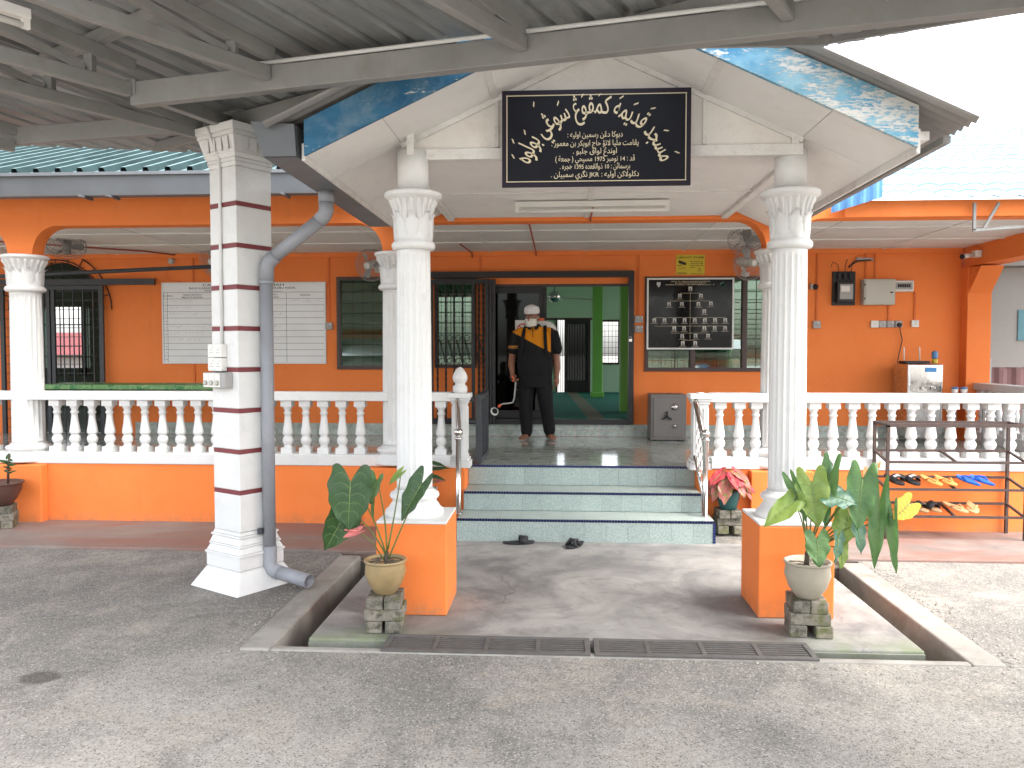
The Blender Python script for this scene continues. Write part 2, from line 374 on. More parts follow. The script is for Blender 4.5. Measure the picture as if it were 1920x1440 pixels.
def mk_concrete(name, a, b, stain, moss=0., red=0., crack=0.):
    t = NT(name); X, Y_, Z_ = t.xyz()
    big = t.noise(1.5, 7, .66, dist=1.1); mid = t.noise(5, 6, .65, dist=.6); fine = t.noise(90, 3, .7)
    c = t.mix(t.ramp(big, .34, .66), a, b)
    c = t.mix(t.ramp(mid, .5, .74, 0, .6), c, stain)
    if red: c = t.mix(t.ramp(t.noise(1.2, 6, .65, vec=t.scalev(.5, 1.6, 1), dist=.8), .40, .60, 0, red), c, (.25, .115, .085))
    if moss:
        mm = t.ramp(t.noise(4, 6, .7), .38, .6, 0, 1)
        f = t.math('MULTIPLY', mm, t.ramp(Y_, 4.30, 4.62, moss, 0))
        f = t.math('MULTIPLY', f, t.ramp(t.math('ABSOLUTE', t.math('SUBTRACT', X, .28)), .75, 1.2, 0, 1))
        c = t.mix(f, c, (.15, .19, .075))
    if crack:
        wv = t.n('ShaderNodeVectorMath', operation='MULTIPLY_ADD'); t.l(t.noise(2.2, 5, .6, out=1), wv.inputs[0]); wv.inputs[1].default_value = (.5, .5, 0); t.l(t.pos, wv.inputs[2])
        v = t.vor(.42, 'DISTANCE_TO_EDGE', vec=wv.outputs[0]); n = t.math('MULTIPLY', t.ramp(v, .0015, .004, crack, 0), t.ramp(t.noise(1.3, 3), .45, .6))
        c = t.mix(n, c, (.09, .085, .08))
    c = t.mix(t.ramp(fine, .3, .7, 0, .22), c, t.mix(.5, c, (.05, .05, .05)))
    t.bump(t.math('ADD', t.math('MULTIPLY', mid, .6), t.math('MULTIPLY', fine, .4)), .22, .01)
    return t.fin(c, t.ramp(big, .3, .7, .55, .8), 0, .35)
CONC = mk_concrete('smooth_cement_pad', (.145, .143, .14), (.34, .325, .30), (.115, .113, .11), moss=.75, crack=.5)
KERB = mk_concrete('rough_cement_kerb', (.23, .215, .19), (.36, .34, .30), (.15, .13, .105))
APRON = mk_concrete('red_oxide_cement', (.18, .155, .14), (.27, .23, .205), (.13, .115, .105), red=.75)
DRAINM = mk_concrete('damp_drain_cement', (.075, .065, .05), (.16, .14, .11), (.05, .045, .035))
MOSSC = mk_concrete('mossy_cement_edge', (.17, .18, .14), (.27, .28, .23), (.10, .14, .05))

def mk_terrazzo():
    t = NT('mint_speckled_step_tile'); v = t.vor(260, out='Color'); s = t.n('ShaderNodeSeparateColor'); t.l(v, s.inputs[0])
    base = t.mix(t.ramp(t.noise(2, 4), .3, .7), (.245, .31, .29), (.29, .355, .335))
    c = t.mix(t.ramp(s.outputs[0], .45, .9, 0, .55), base, (.56, .62, .59))
    c = t.mix(t.ramp(s.outputs[1], .72, .95, 0, .7), c, (.16, .22, .21))
    r = t.ramp(t.rnd(), 0, 1, .93, 1.06); x = t.n('ShaderNodeVectorMath', operation='SCALE'); t.l(c, x.inputs[0]); t.l(r, x.inputs['Scale'])
    t.bump(s.outputs[2], .06, .002)
    return t.fin(x.outputs[0], .45, 0, .4)
TERRAZZO = mk_terrazzo()
def mk_treadtile():
    t = NT('plain_mint_tread_tile'); c = t.mix(t.ramp(t.noise(6, 5), .3, .7), (.33, .385, .355), (.39, .445, .41))
    c = t.mix(t.ramp(t.noise(60, 3), .5, .7, 0, .3), c, (.2, .25, .22)); return t.fin(c, .38, 0, .45)
TREADT = mk_treadtile()
def mk_marble():
    t = NT('glossy_green_marble_tile')
    n = t.noise(3.4, 7, .62, dist=2.2); off = t.n('ShaderNodeVectorMath', operation='ADD'); 
    r = t.n('ShaderNodeObjectInfo').outputs['Random']; cmb = t.n('ShaderNodeCombineXYZ'); rr = t.math('MULTIPLY', r, 9.); t.l(rr, cmb.inputs[0]); t.l(rr, cmb.inputs[1])
    t.l(t.pos, off.inputs[0]); t.l(cmb.outputs[0], off.inputs[1]); n = t.noise(4.5, 7, .64, vec=off.outputs[0], dist=1.8)
    c = t.mix(t.ramp(n, .34, .62), (.26, .30, .27), (.48, .53, .48)); c = t.mix(t.ramp(t.noise(9, 5, .6, vec=off.outputs[0], dist=2.5), .55, .72, 0, .6), c, (.50, .55, .49))
    return t.fin(c, t.ramp(t.noise(25, 3), .3, .7, .06, .13), 0, .6)
MARBLE = mk_marble()
GROUT = paint('pale_grout', (.34, .35, .33), .85, .12, 14)
MOSAIC = paint('navy_mosaic_nosing', (.010, .017, .085), .3, .2, 60, .1, .05, rnd=.3)

def mk_peeling():
    t = NT('peeling_blue_board'); X, Y_, Z_ = t.xyz(); big = t.noise(2.4, 6, .66, vec=t.scalev(1, 1, 2.0), dist=.5); fin = t.noise(30, 6, .78, vec=t.scalev(.55, 1, 1.3))
    east = t.ramp(X, .1, 1.7)                                   # right-hand board peels more; sky glare on it is painted in as paler blue
    c = t.mix(t.ramp(big, .32, .66), (.020, .105, .21), (.04, .165, .29))
    c = t.mix(t.ramp(t.noise(4.5, 6, .7, dist=.7), .46, .70, 0, .55), c, (.22, .29, .33))
    c = t.mix(t.math('MULTIPLY', east, .8), c, t.mix(t.ramp(big, .38, .62), (.09, .35, .54), (.40, .66, .74)))
    lim = t.math('SUBTRACT', .585, t.math('MULTIPLY', east, .115)); flk = t.noise(58, 6, .8, vec=t.scalev(.35, 1, 1.5))
    pe = t.ramp(t.math('SUBTRACT', t.math('ADD', t.math('MULTIPLY', flk, .55), t.math('MULTIPLY', t.noise(7, 6, .7, vec=t.scalev(.6, 1, 1.6)), .45)), lim), 0, .035)
    c = t.mix(pe, c, (.60, .60, .57)); t.bump(pe, .5, .004)
    return t.fin(c, .65, 0, .3)
PEEL = mk_peeling()
def mk_zinc(name, c, var, rough, metal_=.35, spec=.4):
    t = NT(name); C = Vector(c); n = t.noise(2.2, 6, .65, vec=t.scalev(1, 1, 1)); s = t.noise(7, 6, .7, dist=.7)
    cc = t.mix(t.ramp(n, .3, .7), tuple(C*(1-var)), tuple(C*(1+var*.7))); cc = t.mix(t.ramp(s, .55, .75, 0, .5), cc, tuple(C*.45))
    r = t.ramp(t.rnd(), 0, 1, .9, 1.08); x = t.n('ShaderNodeVectorMath', operation='SCALE'); t.l(cc, x.inputs[0]); t.l(r, x.inputs['Scale'])
    return t.fin(x.outputs[0], rough, metal_, spec)
ZINCUNDER = mk_zinc('grey_deck_sheet', (.29, .30, .295), .14, .45, .25)
ZINCOLD = mk_zinc('weathered_zinc_sheet', (.30, .29, .28), .2, .6, .2)
ROOFTEAL = mk_zinc('pale_teal_roof_sheet', (.13, .185, .19), .35, .9, 0, .02)
ROOFBLUE = mk_zinc('pale_blue_tile_sheet', (.30, .48, .65), .15, .9, 0, .05)
ROOFRIB = mk_zinc('dark_teal_rib', (.030, .050, .052), .35, .9, 0, .02)  # darker teal for the sloping rib sides
FLASHBLUE = mk_zinc('sky_blue_flashing', (.13, .33, .62), .12, .45, .1)

def mk_glass(name, tint, gl=.16, rough=.04, fm=1.4):
    t = NT(name); t.t.nodes.remove(t.p)
    tr = t.n('ShaderNodeBsdfTransparent'); tr.inputs[0].default_value = (*tint, 1)
    g = t.n('ShaderNodeBsdfGlossy'); g.inputs[0].default_value = (.85, .92, .88, 1); g.inputs['Roughness'].default_value = rough
    fr = t.n('ShaderNodeFresnel'); fr.inputs[0].default_value = 1.5
    f = t.math('ADD', t.math('MULTIPLY', fr.outputs[0], fm), gl); mx = t.n('ShaderNodeMixShader'); t.l(f, mx.inputs[0]); t.l(tr.outputs[0], mx.inputs[1]); t.l(g.outputs[0], mx.inputs[2]); t.l(mx.outputs[0], t.out.inputs[0])
    return t.m
GLASSGREEN = mk_glass('green_tinted_louvre_glass', (.40, .47, .41), .10, .06)
GLASSDARK = mk_glass('dark_tinted_glass', (.05, .055, .06), .0, .03, .45)
GLASSCLEAR = mk_glass('clear_glass', (.85, .88, .86), .03)

def mk_leaf(name, a, b, vein=None, spots=None):
    t = NT(name); n = t.noise(9, 5); c = t.mix(t.ramp(n, .3, .7), a, b)
    if spots is not None: c = t.mix(t.ramp(t.noise(26, 4, .6), .52, .62), c, spots)
    c = t.mix(t.ramp(t.noise(17, 6, .75), .66, .72, 0, .7), c, (.16, .10, .03)); c = t.mix(t.ramp(t.noise(45, 4, .7), .5, .7, 0, .25), c, tuple(Vector(b)*1.5))
    t.bump(t.noise(60, 3), .1, .003)
    t.p.inputs['Subsurface Weight'].default_value = 0
    m = t.fin(c, .38, 0, .45)
    tl = t.n('ShaderNodeBsdfTranslucent'); t.set(tl.inputs[0], c); mx = t.n('ShaderNodeMixShader'); mx.inputs[0].default_value = .22
    t.l(t.p.outputs[0], mx.inputs[1]); t.l(tl.outputs[0], mx.inputs[2]); t.l(mx.outputs[0], t.out.inputs[0]); return m
LEAFD = mk_leaf('dark_green_leaf', (.022, .060, .020), (.045, .105, .030))
LEAFM = mk_leaf('mid_green_leaf', (.065, .155, .05), (.12, .23, .07))
LEAFL = mk_leaf('lime_green_leaf', (.16, .26, .05), (.26, .35, .08))
LEAFB = mk_leaf('blue_green_leaf', (.06, .15, .10), (.12, .23, .16))
LEAFY = mk_leaf('yellow_leaf', (.62, .38, .03), (.72, .48, .06))
LEAFO = mk_leaf('peach_leaf', (.75, .36, .12), (.8, .46, .2))
LEAFP = mk_leaf('pink_caladium_leaf', (.50, .035, .06), (.58, .075, .10))
LEAFPG = mk_leaf('pink_green_caladium_leaf', (.42, .10, .10), (.52, .18, .16), spots=(.22, .26, .06))
SPATHE = mk_leaf('pink_spathe', (.66, .16, .16), (.75, .28, .26))
VEIN = paint('pale_leaf_vein', (.20, .28, .10), .5, .1, 12)

def mk_brick():
    t = NT('mossy_cement_brick'); n = t.noise(14, 6, .7); r = t.rnd()
    c = t.mix(t.ramp(n, .3, .7), (.10, .095, .08), (.26, .235, .19)); c = t.mix(t.ramp(r, 0, 1, 0, .35), c, (.36, .31, .25)); c = t.mix(t.ramp(t.noise(18, 6, .75), .46, .62, 0, .85), c, (.04, .042, .03)); c = t.mix(t.ramp(t.noise(9, 4), .52, .66, 0, .6), c, (.15, .16, .06))
    t.bump(n, .7, .01); return t.fin(c, .92, 0, .2)
BRICK = mk_brick()

# ------------------------------------------------------------------ ground
def grid_quad(m, x0, x1, y0, y1, z): m.add([(x0,y0,z),(x1,y0,z),(x1,y1,z),(x0,y1,z)], [(0,1,2,3)])
m = MB()
HX0, HX1, HY0, HY1 = -1.72, 2.27, 4.14, 6.20
grid_quad(m, -300, 300, -300, HY0, 0); grid_quad(m, -300, 300, HY1, 300, 0); grid_quad(m, -300, HX0, HY0, HY1, 0); grid_quad(m, HX1, 300, HY0, HY1, 0)
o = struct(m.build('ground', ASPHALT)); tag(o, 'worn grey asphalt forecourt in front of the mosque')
# drain: floor, walls and kerb top around the cement pad
kb = MB()
kb.box(HX0, -1.55, HY0, 6.12, -.35, .012); kb.box(2.10, HX1, HY0, 6.12, -.35, .012)
kb.box(-1.55, 2.10, HY0, HY0+.055, -.35, .010)
o = struct(kb.build('drain_kerb', KERB, bevel=.012)); tag(o, 'cement kerb edging the open drain round the pad')
dm = MB(); dm.box(-1.549, 2.099, HY0+.056, 6.19, -.36, -.26); o = struct(dm.build('drain_floor', DRAINM)); tag(o, 'damp cement floor of the open drain')
dm = MB(); dm.box(-1.60, -1.40, 6.10, 6.21, -.3, -.03); dm.box(1.95, 2.12, 6.10, 6.21, -.3, -.03); o = struct(dm.build('drain_end', DRAINM))
pm = MB(); pm.prismz([(-1.40, 4.332), (1.95, 4.332), (1.95, 6.215), (1.95, 6.72), (-1.40, 6.72), (-1.40, 6.215)], -.30, .004)
o = struct(pm.build('cement_pad', CONC, bevel=.012)); tag(o, 'smooth grey cement pad in front of the steps')
pm = MB(); pm.box(-1.395, 1.945, 4.318, 4.331, -.30, -.012); o = struct(pm.build('pad_edge', MOSSC)); tag(o, 'mossy front edge of the cement pad')
# red-oxide apron along the facade, on both sides of the pad
am = MB(); am.box(-14, -1.401, 6.21, 7.24, -.2, .022); o = struct(am.build('apron_west', APRON, bevel=.01)); tag(o, 'red stained cement apron along the left facade')
am = MB(); am.box(1.951, 9, 6.21, 7.24, -.2, .022); o = struct(am.build('apron_east', APRON, bevel=.01)); tag(o, 'red stained cement apron along the right facade')
# loose chippings along the broken asphalt edge
st = MB(); rg = random.Random(3)
for i in range(420):
    u = rg.random()
    if u < .45: x, y = 2.29+abs(rg.gauss(0, .10)), rg.uniform(3.9, 6.1)
    elif u < .7: x, y = HX0-.02-abs(rg.gauss(0, .05)), rg.uniform(4.0, 6.1)
    else: x, y = rg.uniform(-2, 3.2), 4.12-abs(rg.gauss(0, .12))
    s = rg.uniform(.004, .012)*(1.5 if rg.random() < .06 else 1); a = rg.random()*6
    vs = [(x+s*math.cos(a+k*1.57)*rg.uniform(.7, 1.3), y+s*math.sin(a+k*1.57)*rg.uniform(.7, 1.3), .001+s*.15) for k in range(4)]
    st.add(vs+[(x, y, .001+s*rg.uniform(.6, 1.))], [(0,1,4),(1,2,4),(2,3,4),(3,0,4)])
STONE = paint('pale_chippings', (.30, .28, .25), .9, .3, 40)
o = stuff(st.build('gravel', STONE)); tag(o, 'loose stone chippings along the kerb', 'gravel')

# two iron drain gratings
def grating(x0, x1, label):
    RUSTIRON = CASTIRON
    g = thing('drain_grating', label, 'grating', ((x0+x1)/2, 4.26, 0), group='drain gratings before the pad')
    y0, y1, z1 = 4.145, 4.385, .020
    B('frame', RUSTIRON, g, (x0, x1, y0, y0+.03, -.02, z1), (x0, x1, y1-.03, y1, -.02, z1), (x0, x0+.03, y0+.03, y1-.03, -.02, z1), (x1-.03, x1, y0+.03, y1-.03, -.02, z1), bevel=.003)
    for k in range(1, 4):
        x = x0+(x1-x0)*k/4; B('cross_bar', RUSTIRON, g, (x-.012, x+.012, y0+.03, y1-.03, -.02, z1-.002))
    n = 6
    for k in range(n):
        y = y0+.03+(y1-y0-.06)*(k+.5)/n; B('slat', RUSTIRON, g, (x0+.03, x1-.03, y-.0085, y+.0085, -.02, z1-.006))
grating(-.95, .165, 'rusty iron drain grating nearer the left flower pot')
grating(.185, 1.34, 'rusty iron drain grating nearer the right flower pot')
# ------------------------------------------------------------------ veranda floor and steps
FZ = .54
vf = struct(B('veranda_floor', GROUT, None, (-14, 5.3, 7.453, 10.05, 0, FZ-.008))); tag(vf, 'raised veranda floor of green marble tiles')
tile = MB().box(-.1485, .1485, -.1425, .1425, -.008, 0).mesh('tile', MARBLE)
for i in range(17):
    for j in range(9): inst('tile', tile, vf, (-2.25+i*.3, 7.59+j*.288, FZ+random.uniform(-.0006, .0006)))
m = MB()
for i in list(range(-39, 0))+list(range(17, 26)):
    for j in range(9):
        x, y = -2.25+i*.3, 7.59+j*.288
        if x+.15 < 5.3 and x-.15 > -14: m.box(x-.1485, x+.1485, y-.1425, y+.1425, FZ-.008, FZ)
stuff(m.build('floor_tiles', MARBLE, vf))

stp = thing('entrance_steps', 'three mint tiled steps with navy mosaic edges up to the veranda', 'steps', (.2, 7.0, 0))
SX = [(-.87, 1.29), (-.855, 1.245), (-.855, 1.245)]; SY = [6.68, 7.055, 7.44, 7.44]; SZ = [0, .19, .356, FZ]
for k in range(3):
    x0, x1 = SX[k]; y0 = SY[k]; y1 = SY[k+1] if k < 2 else 7.46; z0, z1 = SZ[k], SZ[k+1]
    if k < 2: B('step', STEPGROUT, stp, (x0, x1, y0+.008, 7.43, z0 if k else .004, z1-.008))
    else: B('step', STEPGROUT, stp, (x0, x1, y0+.008, 7.4525, z0-.05, z1-.009))
    n = 12; wd = (x1-x0)/n
    rt = MB().box(-wd/2+.0009, wd/2-.0009, 0, .008, 0, z1-z0-.022).mesh('riser_tile', TERRAZZO)
    for i in range(n): inst('riser_tile', rt, stp, (x0+wd*(i+.5), y0, z0+.004))
    if k < 2:
        d = SY[k+1]-y0
        tt = MB().box(-wd/2+.0009, wd/2-.0009, .026, d-.002, -.008, 0).mesh('tread_tile', TREADT)
        for i in range(n): inst('tread_tile', tt, stp, (x0+wd*(i+.5), y0, z1))
    mm = MB(); q = int((x1-x0)/.0235)
    for i in range(q):
        xx = x0+(i+.5)*(x1-x0)/q; mm.box(xx-.0098, xx+.0098, y0-.0025, y0+.022, z1-.0165, z1+.0015)
    stuff(mm.build('mosaic_nosing', MOSAIC, stp))
# mosaic edge down the right side of the bottom step
mm = MB()
for i in range(7): mm.box(1.272, 1.2935, 6.676, 6.70, .010+i*.0235, .0305+i*.0235)
stuff(mm.build('mosaic_edge', MOSAIC, stp))

# ------------------------------------------------------------------ mosque building
bld = thing('mosque_building', 'orange painted single storey mosque with a deep veranda', 'mosque', (0, 10, 0))
WY0, WY1, WT = 10.05, 10.20, 3.30
def wallseg(m, x0, x1, z0=FZ, z1=WT): m.box(x0, x1, WY0, WY1, z0, z1)
m = MB()
wallseg(m, -14, -7.4); wallseg(m, -5.6, -2.83); wallseg(m, -1.95, -1.58); wallseg(m, -1.05, -.93); wallseg(m, .86, 1.05); wallseg(m, 2.75, 4.85)
for x0, x1, z0, z1 in ((-2.83, -1.95, 1.38, 2.55), (-1.58, -1.05, 1.40, 2.54), (-.93, .86, .70, 2.45), (1.05, 2.75, 1.36, 2.53)):
    wallseg(m, x0, x1, FZ, z0); wallseg(m, x0, x1, z1, WT)
arc = [(-6.52+.62*math.cos(a), 2.15+.62*math.sin(a)) for a in [math.pi*(1-k/20) for k in range(21)]]
m.prism([(-7.4, WT), (-7.4, FZ), (-7.14, FZ)] + arc + [(-5.90, FZ), (-5.6, FZ), (-5.6, WT)], WY0, WY1)
m.build('wall', ORANGE, bld)
B('pier', ORANGE, bld, (4.85, 5.13, 9.88, 10.2, 0, 2.62), bevel=.006)
m = MB(); m.add([(4.86,9.88,2.6),(5.12,9.88,2.6),(5.12,9.6,2.6),(4.86,9.6,2.6),(4.86,9.88,2.3),(5.12,9.88,2.3)], [(0,1,2,3),(0,4,5,1),(4,3,2,5),(0,3,4),(1,5,2)]); m.build('pier_bracket', ORANGE, bld)
B('side_beam', ORANGE, bld, (4.88, 5.15, 7.27, 10.2, 2.62, 2.95), bevel=.006)
B('cornice', ORANGE, bld, (-14, 4.86, 10.02, 10.05, 2.80, 2.858))
# front base wall below the balustrade
B('base_wall', ORANGE, bld, (-14, -.857, 7.20, 7.452, 0, .555), bevel=.008)
B('base_wall', ORANGE, bld, (1.247, 5.3, 7.20, 7.452, 0, .555), bevel=.008)
for xc in (-5.07, -1.50, 1.95): B('pilaster', ORANGE, bld, (xc-.27, xc+.27, 7.10, 7.20, 0, .553), bevel=.008)
# skirting tiles on the back wall
sk = MB().box(-.1485, .1485, -.008, 0, 0, .0735).mesh('skirting_tile', MARBLE)
for i in range(34):
    x = -5.35+i*.3
    for r in range(2): inst('skirting_tile', sk, bld, (x, WY0, FZ+.003+r*.076))
# front beam with rounded brackets over each column
BZ0, BZ1 = 2.78, 3.20
cols_x = [-8.64, -5.07, -1.50, 1.95, 5.38]
poly = [(-14, BZ1), (-14, BZ0)]
for xc in cols_x:
    if xc < 5:
        poly += [(xc-.12-.24*math.cos(a), BZ0-.27+.27*math.cos(R(90)-a)*1.0) if False else (xc-.36+.24*math.sin(a), BZ0-.27*(1-math.cos(a))) for a in [R(90)*k/8 for k in range(9)]]
        poly += [(xc+.36-.24*math.sin(a), BZ0-.27*(1-math.cos(a))) for a in [R(90)*k/8 for k in range(8, -1, -1)]]
poly += [(5.3, BZ0), (5.3, 2.93), (2.2, 2.93), (2.2, BZ1)]
MB().prism(poly, 7.27, 7.44).build('beam', ORANGE, bld)
# veranda ceiling: boards and cover strips
cp = MB().box(-.597, .597, -.430, .430, 0, .012).mesh('ceiling_board', WALLWHITE)
for i in range(16):
    for j in range(3): inst('ceiling_board', cp, bld, (-13.5+i*1.2+.02, 7.875+j*.868, 2.858+random.uniform(-.001, .001)))
for j in range(1, 3): B('cover_strip', WALLWHITE, bld, (-14, 4.88, 7.441+j*.868-.02, 7.441+j*.868+.02, 2.847, 2.858))
for i in range(1, 16): B('cover_strip', WALLWHITE, bld, (-14.1+i*1.2+.005, -14.1+i*1.2+.038, 7.45, 10.02, 2.850, 2.857))

# windows: frame, louvre blades, burglar grille
def window(x0, x1, z0, z1, mull, rows, label):
    fm = MB(); t = .045
    fm.box(x0, x1, 10.02, 10.12, z0, z0+t); fm.box(x0, x1, 10.02, 10.12, z1-t, z1)
    xs = [x0]+mull+[x1]; fm.box(x0, x0+t, 10.02, 10.12, z0+t, z1-t); fm.box(x1-t, x1, 10.02, 10.12, z0+t, z1-t)
    for q in mull: fm.box(q-.03, q+.03, 10.02, 10.12, z0+t, z1-t)
    wdw = fm.build('window', FRAMEBROWN, bld, bevel=.004); tag(wdw, label)
    for a, b in zip(xs[:-1], xs[1:]):
        a0 = a+(t if a == x0 else .03)+.002; b0 = b-(t if b == x1 else .03)-.002; h = (z1-z0-2*t)/rows
        bl = MB(); bl.box(-(b0-a0)/2, (b0-a0)/2, -.0025, .0025, -h*.56, h*.56); me = bl.mesh('louvre_blade', GLASSGREEN)
        for r in range(rows): inst('louvre_blade', me, wdw, ((a0+b0)/2, 10.07, z0+t+h*(r+.5)), rot=(R(-11+random.uniform(-3, 3)), 0, 0))
        n = max(2, int((b0-a0)/.13))
        for k in range(1, n): B('grille_bar', GREYIRON, wdw, (a0+(b0-a0)*k/n-.005, a0+(b0-a0)*k/n+.005, 10.14, 10.15, z0+t, z1-t))
        for k in range(1, 8): B('grille_bar', GREYIRON, wdw, (a0, b0, 10.151, 10.159, z0+t+(z1-z0-2*t)*k/8-.005, z0+t+(z1-z0-2*t)*k/8+.005))
window(-2.83, -1.95, 1.38, 2.55, [], 8, 'brown framed louvre window left of the gate')
window(-1.58, -1.05, 1.40, 2.54, [], 8, 'brown framed louvre window behind the folded gate')
window(1.05, 2.75, 1.36, 2.53, [1.64, 2.27], 9, 'wide brown framed louvre window behind the black chart')

# main roof sheets
def ribsheet(mname, width, length, pitch_x, ribh, ribw, flat=0, m=None):
    """sheet lying along +Y, ribs along Y, local z up"""
    m = m or MB(); n = int(round(width/pitch_x)); prof = []
    for i in range(n):
        x = -width/2+i*pitch_x; prof += [(x, 0), (x+pitch_x-ribw, 0), (x+pitch_x-ribw*.75, ribh), (x+pitch_x-ribw*.25, ribh)]
    prof.append((width/2, 0)); k = len(prof)
    m.add([(x, 0, z) for x, z in prof]+[(x, length, z) for x, z in prof], [(i, i+1, i+1+k, i+k) for i in range(k-1)]); return m
sl = R(20)
sh = ribsheet('roof', .80, 6.4, .20, .055, .075).mesh('roof_sheet', ROOFTEAL)
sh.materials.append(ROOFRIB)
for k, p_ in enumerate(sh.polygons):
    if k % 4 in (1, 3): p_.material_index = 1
for i in range(18): inst('roof_sheet', sh, bld, (-13.6+i*.80, 6.90, 3.172), rot=(sl, 0, 0))
m = MB(); NU, NV = 40, 36     # pressed tile profile, stepped courses
def tz(u, v): return .028*abs(math.sin(math.pi*u/.2))**.7 + .02*((v/.35) % 1.0)
for _ in (0,):
    us = [k*.8/NU for k in range(NU+1)]; vsl = []
    for c in range(18): vsl += [c*.35, c*.35+.33, c*.35+.3499]
    pts = [(u-.4, v, .028*abs(math.sin(math.pi*u/.2))**.7 - .014*((v/.35) % 1.0)) for v in vsl for u in us]; k = NU+1
    m.add(pts, [(j*k+i, j*k+i+1, (j+1)*k+i+1, (j+1)*k+i) for j in range(len(vsl)-1) for i in range(NU)])
sh2 = m.mesh('roof_sheet', ROOFBLUE)
for i in range(9): inst('roof_sheet', sh2, bld, (2.85+i*.80, 6.92, 2.875), rot=(sl, 0, 0))
B('fascia', ORANGE, bld, (2.45, 9.6, 7.10, 7.12, 2.76, 2.90))
B('roof_gable', ORANGE, bld, (2.20, 2.44, 7.30, 10, 2.95, 3.6))
# grey box gutter on the left eave
g = thing('eave_gutter', 'long grey metal box gutter along the left eave of the mosque', 'gutter', (-5, 6.9, 3.0))
gm = MB(); prof = [(6.98, 3.165), (6.98, 2.975), (6.86, 2.975), (6.82, 3.165)]
for (xa, xb) in ((-14, -1.72),):
    gm.add([(xa, y, z) for y, z in prof]+[(xb, y, z) for y, z in prof], [(0,1,5,4),(1,2,6,5),(2,3,7,6),(4,5,6,7),(0,3,2,1)])
gm.build('channel', GUTTERGREY, g)
B('lip', GUTTERGREY, g, (-14, -1.72, 6.80, 6.823, 3.14, 3.168))
for x in (-4.2, -3.95, -2.4): B('bracket', GUTTERGREY, g, (x, x+.02, 6.80, 7.0, 2.955, 2.974))
# bracket rod under the left gutter and blue flashing at the right valley
m = MB(); n = 8
for i in range(n):
    a = i/n; b = (i+.5)/n
pr_ = []
for i in range(n*2+1):
    f = i/(n*2); off = .014 if i % 4 in (1, 2) else 0
    pr_.append((2.29+.36*f, 6.98-.16*f-off, 2.775+.10*f))
k = len(pr_); m.add(pr_+[(x, y, z+.19) for x, y, z in pr_], [(i, i+1, i+1+k, i+k) for i in range(k-1)]); m.build('valley_flashing', FLASHBLUE, bld)

# ------------------------------------------------------------------ prayer hall seen through the door
hall = thing('prayer_hall', 'green painted prayer hall with teal carpet seen through the door', 'room', (-1, 13, .76))
HZ = .76
def mk_carpet():
    t = NT('teal_carpet'); X, Y_, Z_ = t.xyz(); n = t.noise(220, 3)
    c = t.mix(t.ramp(n, .3, .7), (.010, .085, .060), (.022, .135, .10))
    # prayer row bands woven across the carpet
    lx = t.math('ADD', X, t.math('MULTIPLY', Y_, .033))
    band = t.ramp(t.math('ABSOLUTE', t.math('SUBTRACT', lx, .80)), .10, .105, 1, 0)
    st_ = t.ramp(t.math('FRACT', t.math('MULTIPLY', lx, 26)), .42, .55)
    c = t.mix(band, c, t.mix(st_, (.16, .15, .10), (.06, .085, .06))); t.bump(n, .5, .004)
    return t.fin(c, .95, 0, .1)
CARPET = mk_carpet()
B('carpet', CARPET, hall, (-4.9, 3.2, 10.20, 16.8, .70, HZ))
B('ceiling', HALLCEIL, hall, (-4.9, 3.2, 10.2, 16.8, 3.30, 3.34))
m = MB(); y0, y1 = 16.8, 16.95
for x0, x1, z0, z1 in ((-4.9, -3.4, HZ, 3.3), (-3.4, -3.0, HZ, 3.3), (-3.0, -.5, HZ, 1.0), (-3.0, -.5, 2.8, 3.3), (-.5, -.09, HZ, 3.3), (-.09, .63, 2.27, 3.3), (.63, .86, HZ, 3.3), (.86, 1.24, HZ, 1.34), (.86, 1.24, 2.27, 3.3), (1.24, 1.8, HZ, 3.3), (1.8, 2.7, HZ, 1.0), (1.8, 2.7, 2.7, 3.3), (2.7, 3.2, HZ, 3.3)): m.box(x0, x1, y0, y1, z0, z1)  # the two large openings are made to brighten the hall
m.build('rear_wall', GREENWALL, hall)
m = MB(); m.box(3.2, 3.3, 10.2, 11.2, HZ, 3.3); m.box(3.2, 3.3, 11.2, 15.6, HZ, 1.0); m.box(3.2, 3.3, 11.2, 15.6, 2.9, 3.3); m.box(3.2, 3.3, 15.6, 16.8, HZ, 3.3); m.build('side_wall', GREENWALL, hall)  # wide side opening, enlarged to brighten the hall
m = MB(); m.box(-5.0, -4.9, 10.2, 14.75, HZ, 3.3); m.box(-5.0, -4.9, 14.75, 16.5, HZ, 1.1); m.box(-5.0, -4.9, 14.75, 16.5, 2.8, 3.3); m.box(-5.0, -4.9, 16.5, 16.8, HZ, 3.3); m.build('side_wall', GREENWALL, hall)  # unseen left opening added to let more daylight into the hall
B('inner_front_wall', GREENWALL, hall, (-4.9, -2.83, 10.205, 10.23, HZ, 3.3), (2.75, 3.2, 10.205, 10.23, HZ, 3.3), (-2.83, 2.75, 10.205, 10.23, 2.6, 3.3))
B('pillar', GREENDARK, hall, (.60, .78, 14.8, 15.0, HZ, 3.3), bevel=.01); B('pillar_foot', GREENDARK, hall, (.57, .81, 14.77, 15.03, HZ, HZ+.10), bevel=.01)
B('pillar', GREENDARK, hall, (.84, 1.06, 11.2, 11.45, HZ, 3.3), bevel=.01)
B('beam', GREENWALL, hall, (-4.9, 3.2, 14.82, 14.98, 2.95, 3.3))
B('wall_rail', FRAMEBROWN, hall, (-.6, .86, 16.77, 16.8, 2.27, 2.31))
